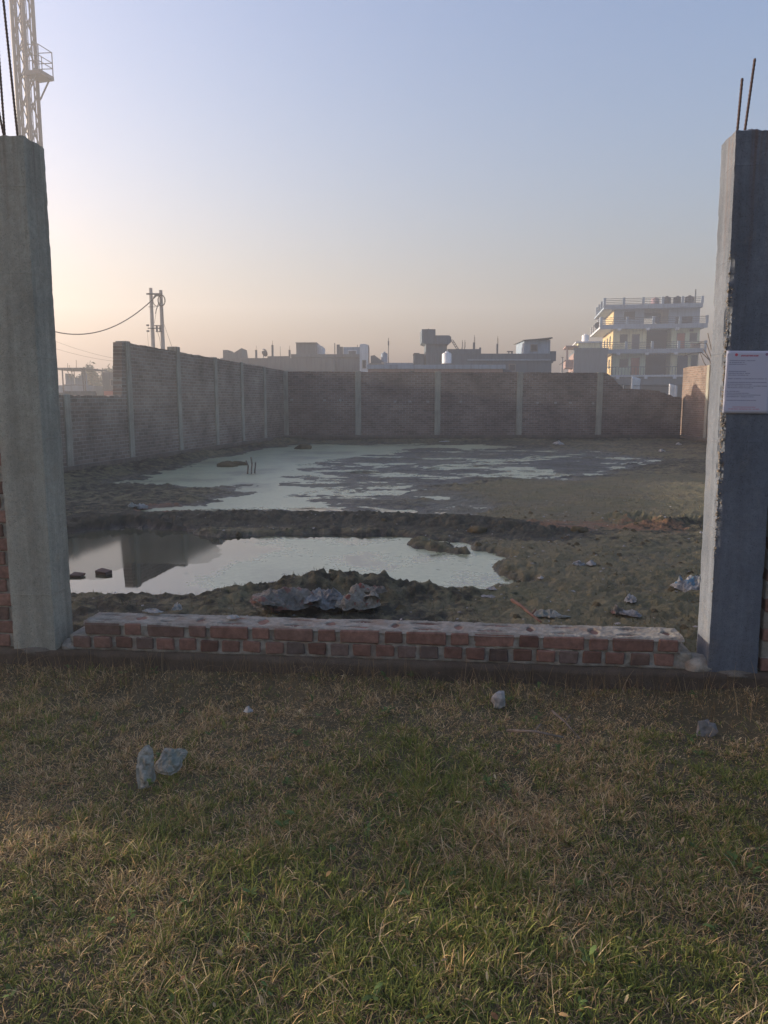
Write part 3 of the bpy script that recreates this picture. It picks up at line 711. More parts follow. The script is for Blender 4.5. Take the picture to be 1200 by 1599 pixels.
# ------------------------------------------------------------------ compound walls
def frame(a, b):                           # local frame along a wall, front face towards -y
    d = b - a; return math.atan2(d.y, d.x), Vector((d.x, d.y)).length
def panel_mesh(u0, u1, z0, top, t0=0.0, t1=0.23, step=0.12, seed=0, rag=0.02):
    us_ = np.linspace(u0, u1, max(2, int((u1 - u0) / step) + 1)); r = random.Random(seed)
    tops = [top(u) + r.choice((0, 0, 0, -1, 1)) * rag * r.random() for u in us_]
    mb = MB()
    n = len(us_); v = []
    for u, tz in zip(us_, tops): v += [(u, t0, z0), (u, t0, tz), (u, t1, tz), (u, t1, z0)]
    f = []
    for i in range(n - 1):
        a, b = i * 4, i * 4 + 4
        f += [(a, b, b + 1, a + 1), (a + 1, b + 1, b + 2, a + 2), (a + 2, b + 2, b + 3, a + 3)]
    f += [(0, 1, 2, 3), tuple(n * 4 - 4 + q for q in (3, 2, 1, 0))]
    mb.add(v, f); return mb.mesh('brick_panel')
def comp_wall(a, b, cols, top, label, mats, colmat, colw=0.26, plinth=0.22, pl_out=0.10, col_top=None, sides=1, seed=0, bare=()):
    rz, L = frame(a, b); e = empty('boundary_wall', (a.x, a.y, 0), rz); tag(e, label, 'wall')
    mb = MB(); mb.box(-0.1, L + 0.1, -pl_out, 0.30, -0.3, plinth); mb.build('plinth', MAT['concrete_dark'], e)
    mb = MB(); mb.box(-0.1, L + 0.1, -pl_out - 0.05, -pl_out + 0.03, plinth - 0.09, plinth + 0.012); mb.build('ledge', MAT['concrete_dark'], e)
    edges = [0.0] + [c for c in cols if 0.3 < c < L - 0.3] + [L]
    for i in range(len(edges) - 1):
        u0 = edges[i] + (colw / 2 if i or (cols and abs(cols[0]) < 0.3) else 0); u1 = edges[i + 1] - (colw / 2 if i < len(edges) - 2 else 0)
        link('brick_panel', panel_mesh(u0, u1, plinth - 0.01, top, seed=seed + i), mats(i), e)
    for i, c in enumerate(cols):
        tz = (col_top(c) if col_top else top(c) + 0.03)
        mb = MB(); mb.box(c - colw / 2, c + colw / 2, -0.045, 0.25, plinth - 0.02, tz); o = mb.build('column', MAT[colmat], e)
        bv = o.modifiers.new('bevel', 'BEVEL'); bv.width = 0.012; bv.segments = 1
    return e, L
def u_of(x, a, b, Y0=None):                # distance along a wall where the photograph's column x meets it
    lo, hi = 0.0, 1.0
    for _ in range(50):
        mid = (lo + hi) / 2; q = a.lerp(b, mid)
        px = 600 + 1200 * q.x / (q.y * math.cos(PITCH) + EYE * math.sin(PITCH))
        if px < x: lo = mid
        else: hi = mid
    return lo * (b - a).length
# left wall: low near stretch then a taller one
uT = u_of(197, LN, LC)
def z_left(u):
    if u < uT: return 1.76
    q = LN.lerp(LC, u / (LC - LN).length); t = (q.y - 19.3) / (LC.y - 19.3)
    return 3.05 - 0.22 * t
lcols = [u_of(px, LN, LC) for px in (110, 207, 283, 340, 380, 415)]
lcols = [u for u in (lcols[0] - 6.4, lcols[0] - 3.2) if u > 0.3] + lcols
def left_top(c):
    if c < uT: return 1.78
    return z_left(c) + (0.13 if abs(c - lcols[-4]) < 0.05 else 0.03)
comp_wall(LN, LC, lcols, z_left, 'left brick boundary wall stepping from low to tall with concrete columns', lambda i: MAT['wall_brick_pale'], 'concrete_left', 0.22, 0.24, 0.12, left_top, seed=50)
# back wall
bcols = [u_of(px, LC, RC) for px in (447, 560, 683, 810, 934)]
u5 = bcols[-1] + 0.15
BL = (RC - LC).length
def z_back(u):
    base = 2.80 - 0.05 * (u / BL)
    if u < u5 + 0.1: return base
    d = u - u5
    if d < 0.75: return base - 0.085 * int(d / 0.115)
    return 2.17 - 0.05 * d if d < 2.0 else 2.05 - 0.085 * min(4, int((d - 2.0) / 0.3))
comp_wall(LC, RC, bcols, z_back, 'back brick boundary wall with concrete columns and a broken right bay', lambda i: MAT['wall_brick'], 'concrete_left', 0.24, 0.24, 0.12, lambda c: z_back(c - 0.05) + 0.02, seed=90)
# right wall, face towards the left: built from far to near
RN = Vector((RC.x - 0.6, 5.0, 0)); RFAR = Vector((RC.x + 0.12, RC.y + 0.35, 0))
rcols = [2.75, 6.0, 9.3, 12.6, 15.9, 19.2, 22.5]
def z_right(u): return 2.96 + 0.04 * math.sin(u * 1.3)
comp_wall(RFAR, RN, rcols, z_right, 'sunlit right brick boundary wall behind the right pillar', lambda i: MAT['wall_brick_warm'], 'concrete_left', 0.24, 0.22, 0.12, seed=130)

# small pale pegs stuck in the back wall's scaffold holes
rz, _ = frame(LC, RC)
k = 0
for px, py in ((457, 624), (508, 625), (532, 625), (617, 627), (640, 627), (668, 627), (719, 627), (838, 629), (866, 629), (889, 629), (924, 630)):
    u = u_of(px, LC, RC); q = LC.lerp(RC, u / BL)
    z = pz(py, q.y)
    mb = MB(); mb.box(-0.055, 0.055, -0.03, 0.05, -0.04, 0.04); o = mb.build('brick_bat', MAT['stone'], None, loc=(q.x, q.y, z), rz=rz)
    bay = sum(px > c for c in (447, 560, 683, 810)); pos = ('leftmost', 'middle', 'rightmost')[min(2, k - (0, 0, 3, 6, 7)[bay]) if bay != 3 else 1]
    tag(o, pos + ' pale brick end plugged in the ' + ('first', 'first', 'second', 'third', 'fourth')[bay] + ' bay of the back wall' + (' by its column' if px == 924 else ''), 'brick', 'pale brick ends along the back wall')
    k += 1

# ------------------------------------------------------------------ buildings
def Bx(par, name, mat, *b): m = MB(); m.box(*b); return m.build(name, MAT[mat], par)
def window(par, x0, x1, z0, z1, y=0.0, fr='frame', pane='glass', name='window'):
    t = 0.06; mb = MB()
    mb.box(x0, x1, y - 0.05, y + 0.04, z1 - t, z1); mb.box(x0, x1, y - 0.05, y + 0.04, z0, z0 + t)
    mb.box(x0, x0 + t, y - 0.05, y + 0.04, z0 + t, z1 - t); mb.box(x1 - t, x1, y - 0.05, y + 0.04, z0 + t, z1 - t)
    w = mb.build(name, MAT[fr], par)
    Bx(w, 'pane', pane, x0 + t, x1 - t, y - 0.012, y + 0.02, z0 + t, z1 - t)
    return w
def door(par, x0, x1, z0, z1, mat, y=0.0):
    d = Bx(par, 'door', mat, x0 + 0.05, x1 - 0.05, y - 0.03, y + 0.02, z0, z1 - 0.05)
    mb = MB(); mb.box(x0, x0 + 0.05, y - 0.05, y + 0.03, z0, z1); mb.box(x1 - 0.05, x1, y - 0.05, y + 0.03, z0, z1); mb.box(x0 + 0.05, x1 - 0.05, y - 0.05, y + 0.03, z1 - 0.05, z1)
    mb.build('door_frame', MAT['frame'], d)
    return d
def railing(par, a, b, z0, z1, n, posts, mat='white_plaster', name='railing'):
    """rails between masonry posts, along a straight edge a-b"""
    a, b = Vector(a), Vector(b); d = (b - a).normalized(); L = (b - a).length
    e = None
    for i in range(posts):
        c = a + d * (L * i / (posts - 1)); w = 0.14
        mb = MB(); mb.box(c.x - w, c.x + w, c.y - w, c.y + w, z0, z1 + 0.06); o = mb.build('railing_post', MAT[mat], par)
    for j in range(n):
        z = z0 + (z1 - z0) * (j + 0.75) / n
        mb = MB(); mb.tube([(a.x, a.y, z), (b.x, b.y, z)], 0.035, 5); mb.build('rail', MAT['steel'], par)

# four-storey house on the right
BY = 95.0; YAW = R(-10)
c0 = PD(957, 560, BY)
ap = empty('apartment_house', (c0.x, BY, 0), YAW); tag(ap, 'four storey pale house with balconies and black roof tanks behind the back wall', 'house')
zf = [pz(586, BY), pz(549, BY), pz(511, BY), pz(479.5, BY)]       # slab tops
FW = 9.9; DEP = 12.0; OH = 1.2                                       # width, depth, balcony overhang
z1, z2, z3, z4 = zf
def ztop(z): return z
# ground floor: dark shop front under the first slab
Bx(ap, 'ground_floor_wall', 'grey_plaster', 0, FW, 0.4, DEP, -0.5, z1 - 0.25)
Bx(ap, 'shop_lintel', 'sky_plaster', -0.2, FW + 0.3, -1.0, 0.38, z1 - 1.15, z1 - 0.28)
for xx in (0.1, 3.2, 6.4, FW - 0.3): Bx(ap, 'ground_column', 'grey_plaster', xx, xx + 0.3, -0.9, -0.6, -0.5, z1 - 1.16)
# storeys 1 and 2
for zi, (za, zb) in enumerate(((z1, z2), (z2, z3))):
    zc = zb - 0.18
    Bx(ap, 'wall', 'pale_green' if zi == 0 else 'cream', 0, 3.85, 0, DEP, za, zc)
    Bx(ap, 'wall', 'cream' if zi == 0 else 'pale_green', 6.75, FW, 0, DEP, za, zc)
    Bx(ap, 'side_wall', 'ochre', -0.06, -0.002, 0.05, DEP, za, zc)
    Bx(ap, 'recess_wall', 'interior', 3.85, 6.75, 3.2, 3.4, za, zc)
    h = zb - za
    if zi == 0:
        window(ap, 0.85, 1.85, za + 0.95, za + 1.95); door(ap, 2.15, 3.2, za, za + 2.1, 'red_door')
        door(ap, 7.5, 8.7, za, za + 2.3, 'dark_door'); window(ap, 9.05, 9.8, za + 0.7, za + 2.35)
    else:
        window(ap, 0.75, 1.65, za + 1.05, za + 2.05); door(ap, 2.15, 3.05, za, za + 2.05, 'dark_door')
        door(ap, 7.3, 8.25, za, za + 2.1, 'red_door'); window(ap, 8.75, 9.6, za + 1.1, za + 2.1); window(ap, 8.7, 9.15, za + 2.25, za + 2.55, name='vent')
    for k2 in range(3):
        w = MB(); w.box(-0.12, -0.055, 2.2 + k2 * 3.2, 3.2 + k2 * 3.2, za + 0.9, za + 2.0); w.build('side_window', MAT['glass'], ap)
# slabs and balconies
for i, z in enumerate((z1, z2, z3, z4)):
    lft = (-1.0, -1.7, -1.75, -1.3)[i]
    Bx(ap, 'slab', 'white_plaster' if i != 3 else 'blue_grey', lft, FW + (0.55 if i < 3 else 0.1), -OH if i < 3 else -0.35, DEP, z - 0.22, z)
    if i < 3:
        for xx in (0.35, 3.6, 6.9): Bx(ap, 'beam_end', 'white_plaster', xx, xx + 0.4, -OH - 0.12, -OH + 0.4, z - 0.48, z - 0.225)
for i, z in enumerate((z2, z3)):
    Bx(ap, 'balcony_apron', 'blue_grey', -1.7, FW + 0.55, -OH - 0.08, -OH + 0.02, z - 0.30, z + 0.22)
    railing(ap, (-1.6, -OH, 0), (FW + 0.45, -OH, 0), z + 0.2, z + 1.05, 4, 5, 'blue_grey')
    railing(ap, (-1.62, -OH + 0.5, 0), (-1.62, DEP - 0.5, 0), z, z + 1.05, 4, 5, 'white_plaster' if i else 'blue_grey')
for k2 in range(24):                        # barred first-floor balustrade
    pass
rb = MB()
for k2 in range(30):
    x_ = -0.8 + k2 * 0.36
    rb.box(x_, x_ + 0.05, -OH + 0.05, -OH + 0.1, z1, z1 + 0.9)
rb.box(-0.9, FW + 0.4, -OH + 0.03, -OH + 0.12, z1 + 0.9, z1 + 0.98); rb.build('balustrade', MAT['steel'], ap)
# top storey: stair head and open terrace
Bx(ap, 'wall', 'blue_grey', 0.1, 3.6, 1.0, DEP - 2, z3, z4 - 0.22); Bx(ap, 'side_wall', 'ochre', 0.03, 0.098, 1.05, DEP - 2, z3, z4 - 0.22)
Bx(ap, 'wall', 'blue_grey', 6.4, FW, 0.6, DEP - 2, z3, z4 - 0.22)
arch = MB(); poly = [(3.6, z4 - 0.221), (3.6, z4 - 0.55)] + [(5.0 + 0.6 * math.sin(t), z4 - 1.1 + 0.5 * math.cos(t)) for t in np.linspace(0, math.pi / 2, 7)] + [(5.6, z3), (6.4, z3), (6.4, z4 - 0.221)]
arch.prism(poly[::1], 1.0, 1.25); arch.build('terrace_arch', MAT['tan_plaster'], ap)
window(ap, 1.2, 2.6, z3 + 0.9, z3 + 2.0, 1.0, 'blue_grey', 'interior')
Bx(ap, 'roof_parapet', 'blue_grey', -1.3, FW + 0.1, -0.36, -0.2, z4, z4 + 0.25)
railing(ap, (-1.2, -0.28, 0), (FW, -0.28, 0), z4 + 0.2, z4 + 1.0, 4, 6, 'blue_grey')
railing(ap, (-1.22, 0.2, 0), (-1.22, DEP - 3, 0), z4, z4 + 1.0, 3, 4, 'blue_grey')
Bx(ap, 'roof_mast', 'grey_plaster', FW - 0.75, FW - 0.6, 0.3, 0.45, z4, z4 + 1.9)
AX = Matrix.Translation((c0.x, BY, 0)) @ Matrix.Rotation(YAW, 4, 'Z')
def aw(x, y, z): return AX @ Vector((x, y, z))
def tank(loc, r, h, mat, label, group, dome=True):
    mb = MB(); prof = [(r * 0.97, 0)]
    for i in range(6):
        z = h * 0.82 * i / 5; prof += [(r, z), (r * 0.96, z + 0.02)]
    prof += [(r * 0.98, h * 0.84), (r * 0.85, h * 0.93), (r * 0.35, h * 0.985), (r * 0.3, h), (0.02, h)]
    prof = sorted(prof, key=lambda q: q[1]) if False else prof
    e = empty('water_tank', loc); mb.lathe(prof, n=18); mb.build('tank_body', MAT[mat], e, True)
    mb = MB(); mb.lathe([(r * 0.33, h * 0.97), (r * 0.33, h + 0.06), (0.02, h + 0.08)], n=14); mb.build('lid', MAT[mat], e, True)
    tag(e, label, 'water tank', group); return e
tank(aw(4.85, 1.4, z4), 0.5, 1.15, 'tank_pink', 'faded reddish water tank, leftmost of the row on the four storey house', 'tanks on the four storey roof')
tank(aw(6.15, 1.2, z4), 0.5, 1.25, 'tank_black', 'black water tank second from left on the four storey roof', 'tanks on the four storey roof')
tank(aw(7.4, 1.2, z4), 0.5, 1.25, 'tank_black', 'black water tank third from left on the four storey roof', 'tanks on the four storey roof')
tank(aw(8.75, 1.2, z4), 0.54, 1.27, 'tank_black', 'broad black water tank rightmost on the four storey roof beside the mast', 'tanks on the four storey roof')
def dish(loc, r, rz, tilt, label, mat='steel'):
    e = empty('satellite_dish', loc, rz); mb = MB(); v = []; f = []; n = 14
    for i in range(5):
        q = r * i / 4
        for k_ in range(n): t = 2 * math.pi * k_ / n; v.append((q * math.cos(t), -0.35 * (q * q) / r, q * math.sin(t)))
    for i in range(4):
        for k_ in range(n): f.append((i * n + k_, i * n + (k_ + 1) % n, (i + 1) * n + (k_ + 1) % n, (i + 1) * n + k_))
    mb.add(v, f); o = mb.build('reflector', MAT[mat], e, True, loc=(0, 0, r * 1.1)); o.rotation_euler = (tilt, 0, 0)
    s_ = o.modifiers.new('thickness', 'SOLIDIFY'); s_.thickness = 0.02
    mb = MB(); mb.tube([(0, 0.02, 0), (0, 0.02, r * 1.1)], 0.03, 6); mb.tube([(0, 0, r * 0.7), (0, -r * 0.8, r * 1.15)], 0.015, 5); mb.build('arm', MAT['dark_steel'], e)
    tag(e, label, 'satellite dish'); return e
dish(aw(-1.75, 1.0, z3 - 0.1), 0.42, R(-30), R(15), 'round dish at the left balcony corner of the four storey house')
# washing on the terraces
def cloth(loc, w, h, mat, label, rz=0.0, name='hanging_cloth', seed=0):
    gx = np.linspace(0, w, 12); gz = np.linspace(0, h, 10); Z, Xx = np.meshgrid(gz, gx, indexing='ij'); a, b = Xx.ravel(), Z.ravel()
    V = np.stack([a + 0.04 * w * fbm(b * 3 + seed, a, 0, 2), 0.12 * w * fbm(a * 6 / w + seed, b, 0, 2, 1), b - 0.15 * h * (a / w) * ((seed * 7) % 2)], 1)
    o = link(name, np_mesh(name, V, grid_faces(10, 12), True), MAT[mat], None, loc, rz)
    s_ = o.modifiers.new('thickness', 'SOLIDIFY'); s_.thickness = 0.01
    tag(o, label, 'cloth'); return o
cloth(aw(6.85, -1.05, z3 + 0.25), 1.9, 0.75, 'cloth_dark', 'dark blanket over the upper terrace railing of the four storey house', YAW)
cloth(aw(4.5, 0.4, z3 + 0.5), 0.8, 0.6, 'cloth_dark', 'small dark cloth hung in the terrace opening of the four storey house', YAW, seed=2)
cloth(aw(8.7, -1.06, z2 + 0.3), 1.1, 0.6, 'pink_plaster', 'pinkish washing on the middle balcony rail of the four storey house', YAW, seed=3)
o = cloth(PD(986, 615, 40) - Vector((0, 0, 0)), 0.55, 0.9, 'cloth_white', 'white cloth hung high behind the broken bay of the back wall', R(20), seed=5)
o2 = cloth(PD(1044, 622, 40), 0.42, 0.75, 'cloth_white', 'white cloth bundle hung at the right end of the broken bay', R(-15), seed=7)
rod = MB(); ra, rb_ = PD(975, 602, 40.05), PD(1052, 603, 40.05); rod.tube([ra, rb_], 0.012, 5); rod.tube([(ra.x, ra.y, -0.5), ra], 0.04, 6); rod.tube([(rb_.x, rb_.y, -0.5), rb_], 0.04, 6)
tag(rod.build('washing_line', MAT['dark_steel']), 'washing line on two posts behind the broken bay of the back wall', 'washing line')

# blue-grey house left of it
HY = 88.0; yw = R(-10)
h0 = PD(897, 560, HY); hb = empty('town_house', (h0.x, HY, 0), yw); tag(hb, 'small blue grey house with cream roof room left of the four storey house', 'house')
zt = pz(547, HY); wd = pxx(946, HY) - h0.x
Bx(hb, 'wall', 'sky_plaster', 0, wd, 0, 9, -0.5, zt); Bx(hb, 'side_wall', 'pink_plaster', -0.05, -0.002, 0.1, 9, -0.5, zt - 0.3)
Bx(hb, 'parapet', 'sky_plaster', -0.1, wd + 0.05, -0.08, 0.12, zt, zt + 0.25)
zr = pz(534, HY); Bx(hb, 'roof_room', 'cream', 0.5, wd - 0.7, 1.5, 7, zt, zr); Bx(hb, 'roof_slab', 'white_plaster', 0.2, wd - 0.5, 1.2, 7.3, zr, zr + 0.15)
Bx(hb, 'balcony', 'pink_plaster', -0.9, -0.06, 0.4, 5, zt - 1.9, zt - 1.0); Bx(hb, 'balcony_roof', 'pink_plaster', -0.95, 0.5, 0.3, 6, zr - 0.5, zr - 0.35)
Bx(hb, 'balcony_column', 'pink_plaster', -0.85, -0.65, 0.5, 0.7, zt - 1.0, zr - 0.5)
window(hb, -0.02, 0.0, 0, 0.01) if False else None
for k2 in range(2): w = MB(); w.box(-0.1, -0.052, 1.2 + 3 * k2, 2.2 + 3 * k2, zt - 3.4, zt - 2.2); w.build('side_window', MAT['glass'], hb)
tank(Vector((h0.x + 2.2, HY + 4.0, zr + 0.15)), 0.42, 1.0, 'tank_white', 'small pale tank on the cream roof room left of the four storey house', None)

# middle terrace of low houses; local x in metres from the photograph column
def town(Yd, xl, label, name='town_house', yaw=0.0):
    o = PD(xl, 600, Yd); e = empty(name, (o.x, Yd, 0), yaw); tag(e, label, 'house')
    return e, (lambda px: pxx(px, Yd, 560) - o.x), (lambda py: pz(py, Yd, 600))
# house M1 (left, long)
e, gx_, gz_ = town(62, 344, 'long grey house with stubby roof columns behind the left wall corner')
Bx(e, 'wall', 'grey_plaster', gx_(344), gx_(519), 0, 8, -0.5, gz_(559))
mb = MB(); mb.prism([(gx_(344.5), gz_(559)), (gx_(376), gz_(559)), (gx_(374), gz_(542)), (gx_(361), gz_(550)), (gx_(353), gz_(550)), (gx_(352), gz_(545)), (gx_(344.5), gz_(545))], 1.0, 3.5); mb.build('stair_head', MAT['grey_plaster'], e)
for px, py in ((397, 545), (423, 537), (450, 545)):
    Bx(e, 'column_stub', 'grey_plaster', gx_(px - 1.4), gx_(px + 1.4), 1, 1.2, gz_(559), gz_(py))
    r_ = MB(); r_.tube([(gx_(px), 1.1, gz_(py)), (gx_(px) + .02, 1.1, gz_(py - 7))], 0.015, 4); r_.build('rebar', MAT['rust'], e)
Bx(e, 'parapet', 'grey_plaster', gx_(418), gx_(452), 0.0, 0.2, gz_(559), gz_(556))
r_ = MB(); r_.tube([(gx_(433), 2, gz_(559)), (gx_(433), 2, gz_(538))], 0.02, 4); r_.build('antenna', MAT['dark_steel'], e)
window(e, gx_(365), gx_(380), gz_(585), gz_(572)); window(e, gx_(400), gx_(413), gz_(585), gz_(572))
dish(PD(412, 558.5, 63), 0.33, R(140), R(-20), 'small dish on the long grey roof behind the left wall corner')
# house M2 with roof room
e, gx_, gz_ = town(66, 455, 'grey house with square roof room and side window behind the back wall')
Bx(e, 'wall', 'grey_plaster', gx_(455), gx_(562), 0, 9, -0.5, gz_(554))
Bx(e, 'parapet', 'grey_plaster', gx_(455), gx_(562), -0.12, 0.1, gz_(558), gz_(553))
mb = MB(); o_ = gx_(461); mb.box(gx_(461), gx_(493), 1.0, 5.0, gz_(554), gz_(534.5)); mb.build('roof_room', MAT['grey_plaster'], e)
mb = MB(); mb.prism([(gx_(493), gz_(554)), (gx_(502), gz_(554)), (gx_(502), gz_(539)), (gx_(493), gz_(535))], 1.3, 4.5); mb.build('side_room', MAT['white_plaster'], e)
window(e, gx_(495), gx_(497), gz_(551), gz_(540), 1.3, 'white_plaster'); window(e, gx_(499), gx_(501), gz_(551), gz_(542), 1.3, 'white_plaster')
Bx(e, 'roof_slab', 'grey_plaster', gx_(460.3), gx_(494), 0.8, 5.2, gz_(534.5), gz_(533.3))
for px, py, w_ in ((522, 534, .03), (527.5, 536.5, .13), (532.5, 540, .13)):
    Bx(e, 'column_stub', 'grey_plaster', gx_(px) - w_, gx_(px) + w_, 1, 1.25, gz_(554), gz_(py))
mb = MB(); mb.prism([(gx_(536), gz_(554)), (gx_(572), gz_(565)), (gx_(572), gz_(552)), (gx_(566), gz_(541)), (gx_(536), gz_(541))], 0.6, 4.0); mb.build('roof_room', MAT['blue_grey'], e)
window(e, gx_(543), gx_(557), gz_(554), gz_(546), 0.6, 'white_plaster', 'grey_plaster')
r_ = MB(); r_.tube([(gx_(558), 1, gz_(541)), (gx_(558), 1, gz_(537))], 0.03, 4); r_.build('antenna', MAT['dark_steel'], e)
# slim white stair tower
e, gx_, gz_ = town(60, 562, 'slim pale stair tower with a pinkish side painted as sunlit behind the back wall', 'stair_tower')
Bx(e, 'wall', 'white_plaster', gx_(562), gx_(575.5), 0, 2.5, -0.5, gz_(538)); Bx(e, 'side_wall', 'pink_plaster', gx_(575.6), gx_(576.4), 0.05, 2.4, -0.5, gz_(539)); Bx(e, 'cap', 'white_plaster', gx_(563), gx_(572), 0.3, 2, gz_(538), gz_(536.5))  # pink side wall has the sunlight put into its colour
window(e, gx_(566), gx_(572), gz_(575), gz_(562))
# low house between
e, gx_, gz_ = town(70, 577, 'low house with gabled stair cover and thin mast behind the back wall')
Bx(e, 'wall', 'tan_plaster', gx_(577), gx_(680), 0, 7, -0.5, gz_(567)); Bx(e, 'parapet', 'blue_grey', gx_(600), gx_(680), -0.1, 0.12, gz_(574), gz_(566.5))
mb = MB(); mb.prism([(gx_(579), gz_(567)), (gx_(596), gz_(567)), (gx_(596), gz_(562)), (gx_(585), gz_(554)), (gx_(579), gz_(555))], 0.5, 3); mb.build('stair_head', MAT['grey_plaster'], e)
r_ = MB(); r_.tube([(gx_(607), 1, gz_(567)), (gx_(607), 1, gz_(526))], [0.05, 0.03], 5); r_.tube([(gx_(607), 1, gz_(538)), (gx_(607), 1, gz_(531))], 0.08, 5); r_.build('mast', MAT['dark_steel'], e)
tank(PD(600.5, 566, 71.5), 0.30, 0.9, 'blue_grey', 'small grey tank beside the thin mast on the low house', None)
# house M3 with cantilevered tank tower
e, gx_, gz_ = town(58, 647, 'blue grey house with stepped overhanging tower and roof columns')
Bx(e, 'wall', 'sky_plaster', gx_(690), gx_(862), 0, 9, -0.5, gz_(552)); Bx(e, 'parapet', 'sky_plaster', gx_(699), gx_(751), -0.05, 0.2, gz_(553), gz_(545)); Bx(e, 'band', 'blue_grey', gx_(730), gx_(860), -0.12, -0.01, gz_(563), gz_(561))
Bx(e, 'parapet_end', 'sky_plaster', gx_(749), gx_(751.4), -0.06, 0.3, gz_(552), gz_(542.5))
Bx(e, 'tower', 'sky_plaster', gx_(666), gx_(699), 0.5, 3.0, -0.5, gz_(530))
mb = MB(); mb.prism([(gx_(666), gz_(536.5)), (gx_(680.5), gz_(536.5)), (gx_(680.5), gz_(513.2)), (gx_(659.3), gz_(513.2)), (gx_(659.3), gz_(534))], 0.3, 3.2); mb.build('tower_head', MAT['sky_plaster'], e)
mb = MB(); mb.prism([(gx_(680.7), gz_(537)), (gx_(702), gz_(536.5)), (gx_(705), gz_(534)), (gx_(705), gz_(525.5)), (gx_(702), gz_(523)), (gx_(680.7), gz_(523))], 0.25, 3.1); mb.build('tower_head', MAT['sky_plaster'], e)
r_ = MB(); r_.tube([(gx_(671), 1.5, gz_(513)), (gx_(671), 1.5, gz_(510))], 0.04, 4); r_.build('antenna', MAT['dark_steel'], e)
Bx(e, 'shed', 'sky_plaster', gx_(648), gx_(664), 0.8, 3, -0.5, gz_(551.5)); Bx(e, 'shed_roof', 'sky_plaster', gx_(647.3), gx_(656), 0.6, 3.1, gz_(551.4), gz_(550.2))
r_ = MB()
for dq in (0, 3.2): r_.tube([(gx_(706 + dq), 1, gz_(529)), (gx_(716 + dq), 1, gz_(545))], 0.025, 4)
for k2 in range(5): t = k2 / 4.5; r_.tube([(gx_(706 + 10 * t), 1, gz_(529 + 16 * t)), (gx_(709.2 + 10 * t), 1, gz_(529 + 16 * t))], 0.02, 4)
r_.build('roof_ladder', MAT['dark_steel'], e)
for px, py, w_ in ((743, 533, 1.5), (780, 535, 1.2), (728, 541, .4), (724, 541, .6)):
    Bx(e, 'column_stub', 'grey_plaster', gx_(px - w_), gx_(px + w_), 1, 1.2, gz_(552), gz_(py))
    r_ = MB(); r_.tube([(gx_(px), 1.1, gz_(py)), (gx_(px) + .02, 1.1, gz_(py - 12))], 0.014, 4); r_.tube([(gx_(px) + .06, 1.15, gz_(py)), (gx_(px) + .05, 1.15, gz_(py - 9))], 0.014, 4); r_.build('rebar', MAT['rust'], e)
mb = MB(); mb.box(gx_(820), gx_(861), 0.4, 4, gz_(552), gz_(530)); mb.build('roof_room', MAT['blue_grey'], e)
mb = MB(); mb.prism([(gx_(817), gz_(531.5)), (gx_(863), gz_(528)), (gx_(863), gz_(526)), (gx_(845), gz_(528)), (gx_(817), gz_(530.3))], 0.1, 4.3); mb.build('sloping_roof', MAT['grey_plaster'], e)
Bx(e, 'side_box', 'sky_plaster', gx_(862.1), gx_(871), 0.5, 3, gz_(563), gz_(547.5)); Bx(e, 'side_box', 'sky_plaster', gx_(862.1), gx_(867), 0.55, 2.9, gz_(566), gz_(563.1))
window(e, gx_(830), gx_(841), gz_(548), gz_(537), 0.4, 'frame'); window(e, gx_(795), gx_(806), gz_(580), gz_(568)); window(e, gx_(760), gx_(771), gz_(580), gz_(568))
mb = MB(); mb.box(gx_(796), gx_(805), 1, 1.3, gz_(548), gz_(546.6)); mb.box(gx_(802.5), gx_(804.5), 1, 1.25, gz_(552), gz_(548)); mb.box(gx_(798), gx_(799), 1, 1.25, gz_(552), gz_(548)); mb.build('roof_bench', MAT['dark_steel'], e)
tank(PD(698, 567.5, 55.5), 0.34, 0.78, 'tank_white', 'white domed water tank before the overhanging tower', None)
# low brick outbuilding in front of it
e, gx_, gz_ = town(50, 575, 'low brick outbuilding with pale coping just behind the back wall', 'outbuilding')
Bx(e, 'wall', 'pink_plaster', gx_(575), gx_(786), 0, 4, -0.5, gz_(576)); Bx(e, 'coping', 'blue_grey', gx_(574), gx_(790), -0.15, 4.1, gz_(576), gz_(569.5)); Bx(e, 'shutter', 'dark_door', gx_(786.2), gx_(801), 0.3, 0.6, gz_(583), gz_(577))
window(e, gx_(640), gx_(648), gz_(583), gz_(578)); door(e, gx_(700), gx_(712), -0.4, 1.7, 'red_door')

# ------------------------------------------------------------------ left background
e, gx_, gz_ = town(58, 92, 'unfinished roof frame with rebar and half built wall left of the tall wall', 'unfinished_house')
Bx(e, 'wall', 'blue_grey', gx_(60), gx_(124), 1, 6, -0.5, gz_(601)); mb = MB(); mb.prism([(gx_(90), gz_(601)), (gx_(123), gz_(601)), (gx_(123), gz_(581)), (gx_(115.5), gz_(581)), (gx_(115.5), gz_(586)), (gx_(112), gz_(586)), (gx_(112), gz_(589)), (gx_(104), gz_(589)), (gx_(101), gz_(583)), (gx_(90), gz_(582))], 1.2, 1.45); mb.build('half_wall', MAT['blue_grey'], e)
Bx(e, 'roof_slab', 'grey_plaster', gx_(70), gx_(131), 0, 5, gz_(576), gz_(574))
for px in (95, 127, 130): Bx(e, 'post', 'dark_steel', gx_(px - .7), gx_(px + .7), 0.1, 0.2, -0.5, gz_(576))
for px, py in ((96, 566), (98.5, 569), (110, 561)):
    r_ = MB(); r_.tube([(gx_(px), 1, gz_(576)), (gx_(px) + .03, 1, gz_(py))], 0.02, 4); r_.build('rebar', MAT['rust'], e)
